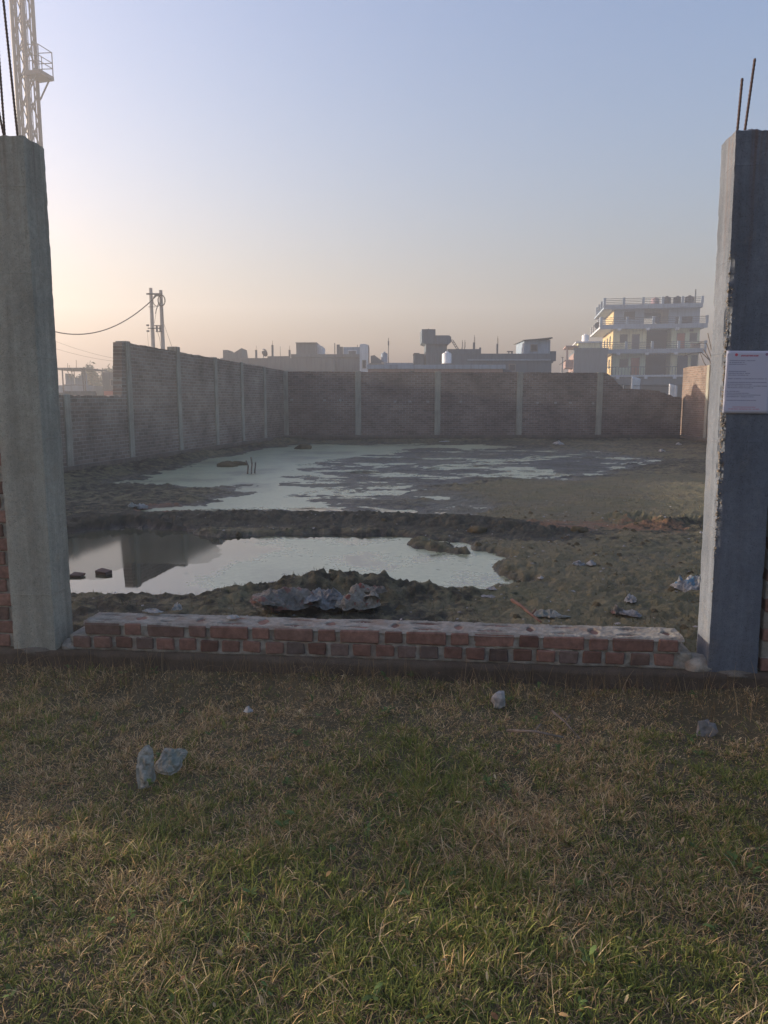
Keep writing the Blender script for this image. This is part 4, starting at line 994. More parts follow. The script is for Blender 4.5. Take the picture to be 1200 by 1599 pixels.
r_ = MB(); r_.tube([(gx_(101), .3, gz_(576)), (gx_(105), .3, gz_(590))], 0.03, 4); r_.tube([(gx_(112), .3, gz_(576)), (gx_(112.5), .3, gz_(601))], 0.03, 4); r_.tube([(gx_(95), .15, gz_(601)), (gx_(130), .15, gz_(601))], 0.03, 4); r_.tube([(gx_(108), .3, gz_(576)), (gx_(109), .3, gz_(588))], 0.04, 4); r_.build('prop', MAT['dark_steel'], e)
e, gx_, gz_ = town(60, 158, 'grey flat roofed house with red lower band left of the tall wall')
Bx(e, 'wall', 'grey_plaster', gx_(158), gx_(215), 0, 8, -0.5, gz_(581)); Bx(e, 'red_band', 'red_paint', gx_(162), gx_(200), -0.3, -0.05, gz_(618), gz_(610.5)); Bx(e, 'parapet', 'grey_plaster', gx_(187), gx_(215), 0.2, 0.5, gz_(581), gz_(577))
for px, py in ((190, 563), (195, 566)):
    Bx(e, 'column_stub', 'grey_plaster', gx_(px - .6), gx_(px + .6), 0.1, 0.3, gz_(581), gz_(py + 9)); r_ = MB(); r_.tube([(gx_(px), .2, gz_(py + 9)), (gx_(px), .2, gz_(py))], 0.02, 4); r_.build('rebar', MAT['rust'], e)
window(e, gx_(170), gx_(178), gz_(603), gz_(592))
e, gx_, gz_ = town(40, 96, 'low grey block wall stub beyond the low left wall', 'block_wall')
Bx(e, 'block_course', 'grey_plaster', gx_(80), gx_(145), 0, 0.3, -0.5, gz_(613)); Bx(e, 'top_course', 'grey_plaster', gx_(95), gx_(144), 0.02, 0.28, gz_(613), gz_(610.5))
# trees in the haze
def tree(loc, hgt, rad, label, seed, n=1500):
    r = np.random.default_rng(seed); e = empty('broadleaf_tree', loc); tag(e, label, 'tree', 'hazy trees beyond the left wall')
    mb = MB(); mb.tube([(0, 0, -0.5), (0.1, 0, hgt * 0.35), (0.0, 0.1, hgt * 0.8)], [0.22, 0.16, 0.05], 8)
    for k_ in range(7):
        t = r.uniform(0, 6.28); z = hgt * r.uniform(0.3, 0.55); mb.tube([(0.05, 0, z), (math.cos(t) * rad * .5, math.sin(t) * rad * .5, z + hgt * .16), (math.cos(t) * rad * .8, math.sin(t) * rad * .8, z + hgt * .3)], [0.09, 0.05, 0.02], 5)
    mb.build('trunk', MAT['bark'], e)
    cl = r.normal(size=(22, 3)); cl /= np.linalg.norm(cl, axis=1)[:, None]; cl *= (r.random(22) ** 0.4)[:, None]
    cl = cl * [rad, rad, hgt * 0.28] + [0, 0, hgt * 0.72]
    c = cl[r.integers(0, 22, n)] + r.normal(size=(n, 3)) * [rad * .17, rad * .17, hgt * .06]
    d1 = r.normal(size=(n, 3)); d1 /= np.linalg.norm(d1, axis=1)[:, None]; d2 = np.cross(d1, r.normal(size=(n, 3))); d2 /= np.linalg.norm(d2, axis=1)[:, None]
    L = (0.10 + 0.12 * r.random(n))[:, None]
    V = np.stack([c - d1 * L, c + d2 * L * .5, c + d1 * L, c - d2 * L * .5], 1).reshape(-1, 3)
    link('crown', np_mesh('crown', V, np.arange(n * 4).reshape(-1, 4)), MAT['leaf'], e)
tree((pxx(147, 78), 78, 0), pz(570, 78), 1.15, 'feathery hazy tree right of the unfinished roof frame', 1)
tree((pxx(173, 84), 84, 0), pz(569, 84), 1.5, 'hazy tree rising behind the grey house with the red band', 2)
tree((pxx(136, 92), 92, 0), pz(584, 92), 1.6, 'lower hazy tree close beside the unfinished roof frame', 3)

# lattice mast
TY = 48.0; t0 = PD(28, 100, TY); tw = 1.22
mast = empty('lattice_tower', (pxx(40, TY, 100), TY, 0), R(-16)); tag(mast, 'tall steel lattice tower with ladder and railed platform behind the left pillar', 'tower')
MH = 26.0; hw = tw / 2 * 0.66
for sx in (-1, 1):
    for sy in (-1, 1): mb = MB(); mb.tube([(sx * hw, sy * hw, -0.6), (sx * hw, sy * hw, MH)], 0.11, 8); mb.build('leg', MAT['steel'], mast)
SH = 1.5; bm_ = MB(); bm_.tube([(-hw, 0, 0), (hw, 0, SH)], 0.035, 5); bA = bm_.mesh('brace'); bA.materials.append(MAT['steel'])
bm_ = MB(); bm_.tube([(hw, 0.07, 0), (-hw, 0.07, SH)], 0.035, 5); bB = bm_.mesh('brace'); bB.materials.append(MAT['steel'])
for k2 in range(int(MH / SH)):
    for q in range(4):
        for mm in (bA, bB):
            o = link('brace', mm, None, mast); a_ = q * math.pi / 2
            o.location = (math.sin(a_) * hw, -math.cos(a_) * hw, k2 * SH); o.rotation_euler = (0, 0, a_)
mb = MB()
for xx in (-0.19, 0.19): mb.tube([(xx, 0.1, 0), (xx, 0.1, MH)], 0.025, 5)
for k2 in range(int(MH / 0.4)): mb.tube([(-0.19, 0.1, 0.3 + k2 * 0.4), (0.19, 0.1, 0.3 + k2 * 0.4)], 0.014, 4)
mb.build('ladder', MAT['steel'], mast)
mb = MB()
for xx, yy in ((-0.35, -0.2), (-0.30, -0.12), (0.33, 0.2)): mb.tube([(xx, yy, 0), (xx, yy, MH)], 0.045, 5)
mb.build('cable', MAT['wire'], mast)
zp = pz(118, TY); pf = Bx(mast, 'platform', 'steel', hw + 0.02, hw + 1.02, -0.6, 0.6, zp - 0.22, zp)
mb = MB()
for yy in (-0.58, 0.58):
    mb.tube([(hw + 0.98, yy, zp), (hw + 0.98, yy, zp + 1.35)], 0.03, 5); mb.tube([(hw + 0.25, yy, zp), (hw + 0.25, yy, zp + 1.2)], 0.025, 5)
    for q in (0.45, 0.75, 1.33): mb.tube([(hw, yy, zp + q + 0.08), (hw + 0.98, yy, zp + q)], 0.025, 5)
for q in (0.45, 0.75, 1.33): mb.tube([(hw + 0.98, -0.58, zp + q), (hw + 0.98, 0.58, zp + q)], 0.025, 5)
mb.build('railing', MAT['steel'], mast)
for yy in (-0.5, 0.5): mb = MB(); mb.tube([(hw + 0.75, yy, zp - 0.2), (hw + 0.05, yy, zp - 1.2)], 0.05, 5); mb.build('bracket', MAT['steel'], mast)

# twin-pole transformer stand with cables
QY = 51.0
tp = empty('utility_pole', (pxx(238, QY, 500), QY, 0)); tag(tp, 'twin concrete utility poles joined by crossarms above the tall left wall', 'utility pole')
def lx(px): return pxx(px, QY, 500) - tp.location.x
def lz(py): return pz(py, QY)
xa, xb = lx(237.5), lx(253.0)
mb = MB(); mb.tube([(xa, 0, -0.6), (xa, 0, lz(449.5))], [0.17, 0.11], 8); mb.build('pole', MAT['pole'], tp)
mb = MB(); mb.tube([(xb, 0, -0.6), (xb, 0, lz(453))], [0.17, 0.11], 8); mb.build('pole', MAT['pole'], tp)
mb = MB(); mb.box(xa - .25, xb + .1, -0.17, -0.11, lz(460.5), lz(458)); mb.box(xb - 0.35, xb - 0.05, -0.25, -0.12, lz(463), lz(460)); mb.build('crossarm', MAT['dark_steel'], tp)
mb = MB(); mb.box(xa - .25, xb, -0.17, -0.11, lz(513.5), lz(512)); mb.box(xa - .15, xa + .3, -0.17, -0.12, lz(479.8), lz(479)); mb.build('crossarm', MAT['dark_steel'], tp)
mb = MB()
mb.box(xa + .30, xa + .40, -0.25, -0.12, lz(518), lz(508)); mb.box(xa + .52, xa + .60, -0.25, -0.12, lz(518), lz(509)); mb.box(xa + .18, xa + .66, -0.26, -0.13, lz(509.4), lz(508.2)); mb.box(xa + .28, xa + .66, -0.26, -0.13, lz(518.6), lz(517.6)); mb.build('switch_frame', MAT['dark_steel'], tp)
for py in (508, 517): mb = MB(); mb.tube([(xa - .34, -0.1, lz(py)), (xa - .18, -0.1, lz(py))], 0.06, 6); mb.build('insulator', MAT['dark_steel'], tp)
mb = MB(); cxr, czr = lx(247.5), lz(469.5)
mb.tube([(cxr + 0.27 * math.cos(t), -0.1, czr + 0.36 * math.sin(t)) for t in np.linspace(0, 6.28, 22)], 0.028, 5); mb.tube([(cxr + 0.30 + 0.22 * math.cos(t), -0.16, czr + 0.34 * math.sin(t)) for t in np.linspace(0, 6.28, 22)], 0.04, 5); mb.build('cable_coil', MAT['wire'], tp)
for pts_, r_w in (([(xb - .1, -0.15, lz(472)), (xb - .3, -0.15, lz(484)), (xb - .36, -0.15, lz(490))], 0.03), ([(xb - .28, -0.15, lz(484)), (xb - .45, -0.15, lz(505))], 0.012), ([(xa + .38, -0.2, lz(518)), (xa + .5, -0.2, lz(528)), (xa + .6, -0.2, lz(548))], 0.014), ([(xa - .3, -0.1, lz(517)), (xa - .27, -0.1, lz(542))], 0.01), ([(xb + 0.05, 0, lz(500)), (xb + 0.55, 0.3, lz(545))], 0.012), ([(xb + .10, -.1, lz(482)), (xb + .14, -.1, lz(505))], 0.02)):
    mb = MB(); mb.tube(pts_, r_w, 5); mb.build('drop_wire', MAT['wire'], tp)
def cable(a, b, sag, r, label, n=24):
    a, b = Vector(a), Vector(b); pts = []
    for i in range(n + 1): t = i / n; p = a.lerp(b, t); p.z -= 4 * sag * t * (1 - t); pts.append(p)
    mb = MB(); mb.tube(pts, r, 5); return tag(mb.build('overhead_cable', MAT['wire']), label, 'cable', None)
cable(PD(246, 460, QY - .1), PD(40, 500, TY - 0.3), 1.55, 0.035, 'thick sagging cable running left from the twin utility poles')
cable(PD(200, 563, 58.5), PD(50, 517, 62), 0.3, 0.010, 'upper thin wire running down to the house left of the tall wall')
cable(PD(200, 566, 58.5), PD(50, 531, 62), 0.3, 0.010, 'lower thin wire running down to the house left of the tall wall')
# street pole between the middle house and the blue-grey house
e = empty('street_pole', (pxx(877.5, 80, 580), 80, 0)); tag(e, 'thin electric pole with crossarms between the blue grey houses', 'utility pole')
zt_ = pz(558, 80); mb = MB(); mb.tube([(0, 0, -.5), (0, 0, zt_)], [.13, .09], 7); mb.build('pole', MAT['pole'], e)
mb = MB(); mb.tube([(-.28, -.1, zt_ - 0.75), (.35, -.1, zt_ - 0.3)], .035, 5); mb.tube([(-.12, -.1, zt_), (.12, -.1, zt_)], .03, 5); mb.build('crossarm', MAT['dark_steel'], e)
# dry arching stems beside the right wall
e = empty('dry_shrub', (pxx(1118, 36, 600), 36, 0)); tag(e, 'leafless arching stems rising behind the sunlit right wall', 'shrub')
q0 = e.location.x
for k2, pts in enumerate(([(1116, 600), (1112, 560), (1104, 536), (1094, 535), (1085, 540)], [(1120, 600), (1112, 566), (1096, 550), (1082, 551), (1068, 556)], [(1116, 600), (1106, 575), (1100, 566), (1094, 551)], [(1118, 590), (1108, 560), (1099, 545)], [(1122, 600), (1112, 548), (1106, 520)])):
    w = [PD(a_, b_, 36) - e.location for a_, b_ in pts]; w = [Vector((0, 0, -0.5 + 0 * k2))] + w
    mb = MB(); mb.tube(w, [0.035] + [0.032 - 0.005 * i for i in range(len(w) - 1)], 5); mb.build('stem', MAT['wood'], e)
# ------------------------------------------------------------------ rubbish, sticks, stones
def fz(x, y): return float(field_h(np.array([x]), np.array([y]))[0])
def lz_(x, y): return float(lawn_h(np.array([x]), np.array([y]))[0])
def crumple(name, loc, size, mat, label, seed, rz=0.0, fold=0.35, cat='rubbish', flat=0.0, sub=5, tilt=0.0, par=None, flaps=0):
    """a crumpled sack or wrapper: a folded sheet bulging over what is left inside, torn outline"""
    q = np.random.default_rng(seed); nr, nt = 22, 64
    rr, tt = np.meshgrid(np.linspace(0.02, 1, nr), np.linspace(0, 2 * np.pi, nt, endpoint=False), indexing='ij'); rr, tt = rr.ravel(), tt.ravel()
    edge = 1 + 0.28 * fbm(np.cos(tt) * 1.1 + seed, np.sin(tt) * 1.1, 0, 3, 0) + 0.16 * (np.abs(((tt * 2 / np.pi + q.random()) % 1) * 2 - 1) ** 2 - 0.3)
    x0, y0 = rr * edge * np.cos(tt), rr * edge * np.sin(tt)
    dome = np.clip(1 - rr ** 1.5, 0, 1) * (0.65 + 0.9 * fbm(x0 * 1.4 + seed, y0 * 1.4, 0, 2, 1))
    z0 = dome.copy(); dx = 0 * x0; dy = 0 * x0
    for i in range(22):
        a_ = q.random() * 6.283; f_ = q.uniform(0.5, 1.2) if i < 5 else q.uniform(1.5, 5.5); w_ = fold * (0.42 if i < 5 else 0.42 / f_ ** 0.7)
        ph = (x0 * np.cos(a_) + y0 * np.sin(a_)) * f_ + 0.35 * fbm(x0 * 2 + i, y0 * 2 + seed, 0, 1, 2) + q.random(); tri = np.abs((ph % 1) * 2 - 1) - 0.5
        z0 += w_ * tri * (0.7 if i < 5 else 0.42); dx += w_ * tri * 0.16 * np.cos(a_ + 1); dy += w_ * tri * 0.16 * np.sin(a_ + 1)
    z0 = np.where(rr > 0.9, z0 * 0.55 - 0.12, z0); z0 = np.maximum(z0, -0.30)
    V = np.stack([(x0 + dx) * size[0], (y0 + dy) * size[1], z0 * size[2]], 1)
    i_ = np.arange(nr - 1)[:, None] * nt; j_ = np.arange(nt)[None, :]; j2 = (j_ + 1) % nt
    F = np.stack([i_ + j_, i_ + nt + j_, i_ + nt + j2, i_ + j2], -1).reshape(-1, 4)
    me = np_mesh(name, V, F, True); me.set_sharp_from_angle(angle=R(28)); o = link(name, me, MAT[mat], par, loc, rz); o.rotation_euler = (tilt, 0, rz)
    if par:
        m_ = o.modifiers.new('thickness', 'SOLIDIFY'); m_.thickness = 0.0015; return o
    m_ = o.modifiers.new('thickness', 'SOLIDIFY'); m_.thickness = 0.0015
    for i in range(flaps):
        a_ = q.random() * 6.283
        crumple('flap', (math.cos(a_) * size[0] * 0.75, math.sin(a_) * size[1] * 0.75, size[2] * q.uniform(0.0, 0.5)), (size[0] * q.uniform(.35, .6), size[1] * q.uniform(.4, .7), size[2] * 0.45), mat, '', seed + 100 + i, q.random() * 6, fold * 1.1, tilt=q.uniform(-.6, .6), par=o)
    tag(o, label, cat); return o
def on_field(px, py, dz=0.0, h=0.08):
    p = P(px, py, h)
    for _ in range(6): p = P(px, py, fz(p.x, p.y) + 0.0)
    return Vector((p.x, p.y, fz(p.x, p.y) + dz))
def on_lawn(px, py, dz=0.0):
    p = P(px, py, 0.03); return Vector((p.x, p.y, lz_(p.x, p.y) + dz))
def on_field(px, py, dz=0.0, h=0.08):
    p = P(px, py, h)
    for _ in range(6): p = P(px, py, fz(p.x, p.y) + 0.0)
    return Vector((p.x, p.y, fz(p.x, p.y) + dz))
crumple('plastic_sack', on_field(452, 950, 0.05), (0.25, 0.15, 0.14), 'sack_grey', 'crumpled grey brown sack at the left end of the rubbish on the mud mound', 2, 0.35, 0.38, flaps=3)
crumple('plastic_bag', on_field(505, 951, 0.05), (0.15, 0.11, 0.12), 'sack_blue', 'bluish grey plastic bag between the two sacks on the mud mound', 5, -0.5, 0.6, flaps=3)
crumple('plastic_sack', on_field(562, 951, 0.06), (0.17, 0.13, 0.16), 'sack_red', 'crumpled whitish sack with red print on the mud mound', 14, 0.7, 0.34, flaps=3)
crumple('plastic_bag', on_field(590, 941, 0.06), (0.075, 0.06, 0.06), 'sack_grey', 'small torn bag corner at the right of the red printed sack', 12, 0.1, 0.5)
crumple('printed_sack', PD(1086, 918, 6.35), (0.20, 0.12, 0.17), 'sack_print', 'white and blue printed sack half hidden by the right pillar', 15, 0.5, 0.4, flaps=2)
q = Vector((FA.x, FA.y, 0)) + Vector((FDX, FDY, 0)) * 0.48 + Vector((-FDY, FDX, 0)) * 0.215
crumple('wrapper', (q.x - .05, q.y, 0.325), (0.07, 0.025, 0.022), 'wrap_white', 'flattened white wrapper on the back edge of the brick wall', 21, -0.3, 0.6, 'wrapper')
crumple('wrapper', (q.x + 0.10, q.y + 0.02, 0.335), (0.035, 0.025, 0.045), 'wrap_white', 'peaked white wrapper beside the flattened one on the brick wall', 23, 0.4, 0.6, 'wrapper')
crumple('wrapper', (FA.x + FDX * 0.98 - FDY * 0.12, FA.y + FDY * 0.98 + FDX * 0.12, 0.325), (0.04, 0.03, 0.018), 'wrap_white', 'pale foil scrap in the mortar on top of the brick wall', 24, 0.4, 0.6, 'wrapper')
for (px, py, sx, sy, sz, mt, lb, sd) in ((858, 962, .13, .07, .035, 'wrap_teal', 'greenish flattened plastic beside the leaning stick behind the wall', 31), (985, 939, .075, .05, .05, 'wrap_white', 'pale blue plastic scrap on the mud towards the right pillar', 33),
        (985, 961, .09, .06, .03, 'sack_blue', 'grey plastic sheet scrap close behind the wall near the right pillar', 35), (963, 958, .045, .04, .05, 'sack_grey', 'small grey bag left of the grey sheet scrap', 37), (905, 882, .06, .05, .03, 'wrap_white', 'white scrap left of a pair on the mud flat', 39),
        (923, 882, .05, .05, .03, 'wrap_white', 'white scrap right of a pair on the mud flat', 40), (1060, 695, .10, .08, .07, 'wrap_white', 'white scrap on the far turf near the right wall', 44), (1034, 704, .12, .1, .09, 'wrap_white', 'white bag on the far turf below the broken bay', 45),
        (695, 690, .30, .1, .06, 'wrap_white', 'white plastic at the foot of the back wall, centre', 46), (552, 846, .035, .035, .10, 'wrap_white', 'tiny pale upright scrap at the far edge of the near pond', 47), (768, 920, .06, .03, .02, 'wrap_white', 'white sliver beside the near pond tip', 48),
        (764, 932, .06, .03, .02, 'stone', 'pale sliver on the mud below the near pond tip', 49), (222, 788, .10, .08, .10, 'wrap_white', 'white scrap among the rubble on the left bank', 50), (208, 791, .09, .08, .06, 'wrap_teal', 'grey green scrap among the rubble on the left bank', 51), (873, 694, .35, .15, .10, 'wrap_white', 'pale plastic strip at the back wall below the fourth column', 52), (1098, 832, .04, .04, .02, 'wrap_white', 'tiny white scrap on the dark clods by the right pillar', 53), (845, 899, .03, .03, .02, 'wrap_white', 'tiny white scrap right of the near pond tip', 54)):
    crumple('plastic_scrap', on_field(px, py, sz * 0.3), (sx, sy, sz), mt, lb, sd, sd * 0.7, 0.5, 'rubbish', sub=3)
# bricks lying in the near pond
lb_m = brick_mesh(0.23, 0.115, 0.075, 77); lb_m.materials.append(MAT['brick_dark'])
for (px, py, rz_, lb) in ((162, 893, -0.5, 'loose brick half sunk in the near pond, further from the pillar'), (121, 897, -0.15, 'loose brick in the near pond touching the left pillar edge')):
    p = P(px, py, 0.02); o = link('loose_brick', lb_m, None, None, (p.x, p.y, 0.015)); o.rotation_euler = (0.12, 0.05, rz_); o.scale = (0.62, 0.75, 0.6) if px > 140 else (0.5, 0.8, 0.3); tag(o, lb, 'brick')
for (px, py, r_, lb, sd) in ((474, 700, .28, 'dark clod standing in the far pond near the back wall', 3), (355, 727, .25, 'left dark clod of the cluster in the far pond', 5), (372, 725, .22, 'right dark clod of the cluster in the far pond', 6), (905, 834, .10, 'dark clod left of the straw patch', 8), (745, 835, .12, 'dark clod at the right end of the mud ridge', 9)):
    p = P(px, py, 0.02); o = lump('mud_clod', MAT['earth'], None, (p.x, p.y, fz(p.x, p.y) + r_ * 0.12), (r_, r_ * .8, r_ * .55), sd, 0.5); tag(o, lb, 'clod')
def stick(pts, r, mat, label):
    mb = MB(); n = len(pts); mb.tube(pts, [r * (1 - 0.45 * i / (n - 1)) for i in range(n)], 7)
    v = Vector(pts[n // 2]); mb.tube([v, v + Vector((0.03, 0.02, 0.03))], r * 0.5, 5)
    return tag(mb.build('stick', MAT[mat], None, True), label, 'stick')
a_ = PD(800, 937, 5.15); b_ = PD(845, 971, 4.62); stick([a_, a_.lerp(b_, .35) + Vector((0, 0, .006)), a_.lerp(b_, .7), b_], 0.013, 'wood_red', 'reddish split stick leaning on the back of the brick wall')
a_ = on_lawn(792, 1148, .05); b_ = on_lawn(880, 1166, .07); stick([a_, a_.lerp(b_, .5) + Vector((0, 0, .012)), b_], 0.008, 'wood', 'pale straight stick lying in the grass right of the middle')
a_ = on_lawn(862, 1118, .06); b_ = on_lawn(905, 1160, .05); stick([a_, a_.lerp(b_, .5) + Vector((0, 0, .01)), b_], 0.007, 'wood', 'thin dark stick in the grass crossing right of the pale stick')
for i, (px, py, h_) in enumerate(((386, 740, .30), (392, 740, .38), (397, 739, .25))):
    p = P(px, py); mb = MB(); mb.tube([(p.x, p.y, -.1), (p.x + .03, p.y, h_ * .6), (p.x - .02 + .03 * i, p.y, h_)], 0.018, 5)
    tag(mb.build('reed_stub', MAT['wood']), ('left', 'tallest middle', 'right')[i] + ' reed stub of three standing in the far pond', 'reed')
for (px, py, r_, mt, lb, sd) in ((779, 1099, .040, 'stone', 'whitish stone standing in the grass below the wall', 1), (1105, 1138, .045, 'stone_grey', 'grey angular stone in the grass below the right pillar', 2)):
    p = on_lawn(px, py); o = lump('stone', MAT[mt], None, (p.x, p.y, p.z + 0.035), (r_ * .85, r_ * .7, r_ * 1.1), sd * 4.1, 1.1, 2); tag(o, lb, 'stone')
p = on_lawn(228, 1205); crumple('plastic_scrap', (p.x, p.y, p.z + 0.08), (.045, .085, .03), 'wrap_teal', 'upright teal white plastic scrap in the grass, left of a pair', 61, 0.2, 0.35, tilt=1.25)
p = on_lawn(266, 1195); crumple('plastic_scrap', (p.x, p.y, p.z + 0.08), (.075, .06, .035), 'wrap_teal', 'rounded greyish plastic scrap in the grass, right of a pair', 63, -0.3, 0.35, tilt=0.8)
p = on_lawn(388, 1117); crumple('plastic_scrap', (p.x, p.y, p.z + 0.06), (.025, .02, .02), 'wrap_white', 'tiny white scrap in the grass below the wall, left of middle', 65, 0.2, 0.5)

# small pale flecks of litter and shell trodden into the mud
r0 = np.random.default_rng(77); n = 900; y = 5.0 + 7.5 * r0.random(n) ** 1.3; x = -1.2 + 5.6 * r0.random(n); x = np.where(r0.random(n) < 0.25, -3.6 + 3 * r0.random(n), x)
z = field_h(x, y); k = z > 0.025; x, y, z = x[k], y[k], z[k]; n = len(x); mb = MB()
for i in range(n):
    w_ = 0.006 + 0.022 * r0.random() ** 2.5; a_ = r0.random() * 6.28; ux, uy = math.cos(a_) * w_, math.sin(a_) * w_; t_ = r0.normal(0, 0.5) * w_
    mb.add([(x[i] - ux, y[i] - uy, z[i] + 0.006), (x[i] + uy * .5, y[i] - ux * .5, z[i] + 0.008 + t_), (x[i] + ux, y[i] + uy, z[i] + 0.010), (x[i] - uy * .6, y[i] + ux * .6, z[i] + 0.012)], [(0, 1, 2), (0, 2, 3), (1, 0, 3), (1, 3, 2)])
tag(mb.build('litter_flecks', MAT['stone']), 'tiny pale flecks of litter trodden into the mud behind the wall', 'litter', kind='stuff')

r0 = np.random.default_rng(78); n = 420; y = 4.95 + 6.2 * r0.random(n) ** 1.1; x = -2.6 + 7.0 * r0.random(n)
z = field_h(x, y); k = z > 0.02; x, y, z = x[k], y[k], z[k]; mb = MB()
for i in range(len(x)):
    w_ = 0.010 + 0.038 * r0.random() ** 3; pts = []
    for (a_, b_, c_) in ((1, 0, 0), (.5, .8, .1), (-.5, .8, 0), (-1, 0, .1), (-.5, -.8, 0), (.5, -.8, .1), (.4, .2, .7), (-.4, .1, .8), (0, -.4, .65)):
        pts.append((x[i] + w_ * (a_ + r0.normal(0, .15)), y[i] + w_ * (b_ + r0.normal(0, .15)), z[i] - 0.2 * w_ + w_ * (c_ + r0.normal(0, .08))))
    mb.add(pts, [(0, 1, 6), (1, 2, 7), (1, 7, 6), (2, 3, 7), (3, 4, 7), (4, 8, 7), (4, 5, 8), (5, 0, 8), (0, 6, 8), (6, 7, 8)])
tag(mb.build('mud_crumbs', MAT['earth']), 'crumbs and small clods of mud scattered inside the compound', 'clods', kind='stuff')

# ------------------------------------------------------------------ grass
def blades(name, x, y, z, L, w, az, bend, tint, tipmul, r, mat='blade', segs=4):
    n = len(x); t = np.linspace(0, 1, segs)
    ca, sa = np.cos(az), np.sin(az); tw = az + np.pi / 2 + r.normal(0, 0.7, n)
    V = np.zeros((n, segs, 2, 3), np.float32); C = np.zeros((n, segs, 2, 3), np.float32)
    curl = r.normal(0, 0.5, n)
    px, py, pz_ = x.copy(), y.copy(), z.copy(); prev = 0
    for i, ti in enumerate(t):
        if i:
            ang = bend * (0.35 + 0.9 * ti); d = L * (ti - t[i - 1])
            a2 = az + curl * ti
            px = px + np.cos(a2) * np.sin(ang) * d; py = py + np.sin(a2) * np.sin(ang) * d; pz_ = pz_ + np.cos(ang) * d
            pz_ = np.maximum(pz_, z + 0.002)
        ww = w * (1.0, 0.95, 0.7, 0.12)[int(ti * 3 + 0.01)] if segs == 4 else w * (1 - 0.85 * ti)
        V[:, i, 0] = np.stack([px - np.cos(tw) * ww, py - np.sin(tw) * ww, pz_], 1); V[:, i, 1] = np.stack([px + np.cos(tw) * ww, py + np.sin(tw) * ww, pz_], 1)
        C[:, i, :] = (tint * (1 + (tipmul - 1) * ti))[:, None, :]
    base = (np.arange(n) * segs * 2)[:, None]
    F = np.concatenate([np.stack([base[:, 0] + 2 * i, base[:, 0] + 2 * i + 1, base[:, 0] + 2 * i + 3, base[:, 0] + 2 * i + 2], 1) for i in range(segs - 1)])
    me = np_mesh(name, V.reshape(-1, 3), F); color_attr(me, 'tint', C.reshape(-1, 3))
    return link(name, me, MAT[mat])
GREEN = np.array([[0.12, 0.145, 0.028], [0.155, 0.165, 0.04], [0.088, 0.112, 0.028], [0.19, 0.18, 0.05]])
DRY = np.array([[0.36, 0.26, 0.13], [0.25, 0.175, 0.09], [0.46, 0.34, 0.19], [0.18, 0.125, 0.07], [0.40, 0.26, 0.12]])
r = np.random.default_rng(5)
def lawn_points(n):
    y = 1.25 + (r.random(n) ** 1.15) * 3.55; x = (r.random(n) * 2 - 1) * (0.66 * y + 0.25)
    k = front_d(x, y) < -0.07; return x[k], y[k]
x, y = lawn_points(250000)
tx, ty = lawn_points(4200); ti = r.integers(0, len(tx), 190000); tr = np.abs(r.normal(0, 0.022, 190000)) * (0.5 + r.random(len(tx)))[ti]; ta = r.random(190000) * 6.283
bx_, by_ = tx[ti] + tr * np.cos(ta), ty[ti] + tr * np.sin(ta)
is_t = np.concatenate([np.zeros(len(x), bool), np.ones(190000, bool)]); t_az = np.concatenate([np.zeros(len(x)), ta]); t_g = np.concatenate([np.zeros(len(x)), r.normal(0, 0.35, len(tx))[ti]])
x = np.concatenate([x, bx_]); y = np.concatenate([y, by_]); k = front_d(x, y) < -0.07; x, y, is_t, t_az, t_g = x[k], y[k], is_t[k], t_az[k], t_g[k]
patch = fbm(x * 1.4, y * 1.4, 0, 3, 2) + 0.45 * fbm(x * 4, y * 4, 0, 2, 0)
fd = -front_d(x, y)
den = np.clip(0.75 + 0.55 * fbm(x * 2.2, y * 2.2, 0, 3, 1) , 0.25, 1) * (0.45 + 0.55 * sm(0.15, 0.75, fd))
bare = sm(0.75, 0.35, np.hypot((x - 1.95) / 1.0, (y - 3.75) / 0.55)); den = den * (1 - 0.8 * bare)
k = r.random(len(x)) < den; x, y, patch, fd, is_t, t_az, t_g = x[k], y[k], patch[k], fd[k], is_t[k], t_az[k], t_g[k]; n = len(x)
green_p = np.clip(0.42 + 0.75 * patch - 0.55 * sm(1.1, 0.3, fd) + 0.22 * sm(3.2, 1.8, y) + 0.10 * sm(-0.3, 1.2, x) + t_g, 0.06, 0.95)
isg = r.random(n) < green_p
tint = np.where(isg[:, None], GREEN[r.integers(0, 4, n)], DRY[r.integers(0, 5, n)]) * (0.85 + 0.75 * r.random(n))[:, None]
hfac = 0.75 + 0.6 * fbm(x * 1.9 + 3, y * 1.9, 0, 3, 0)
L = (0.016 + 0.050 * r.random(n) ** 1.7) * np.where(is_t, 1.25, 0.85) * np.clip(hfac, 0.35, 1.5) * np.where(isg, 1.0, 1.15)
flow = 2.6 * fbm(x * 1.3, y * 1.3, 0, 2, 1) + r.normal(0, 2.0, n)
flow = np.where(is_t, t_az + r.normal(0, 0.5, n), flow)
bend = np.clip(np.where(isg, r.normal(1.0, 0.45, n), r.normal(1.35, 0.45, n)), 0.02, 1.9)
w = np.where(isg, 0.0011 + 0.0011 * r.random(n), 0.0009 + 0.0010 * r.random(n))
tag(blades('lawn_grass', x, y, lawn_h(x, y), L, w, flow, bend, tint, 1.3, r), 'matted green and straw grass of the lawn in the foreground', 'grass', kind='stuff')
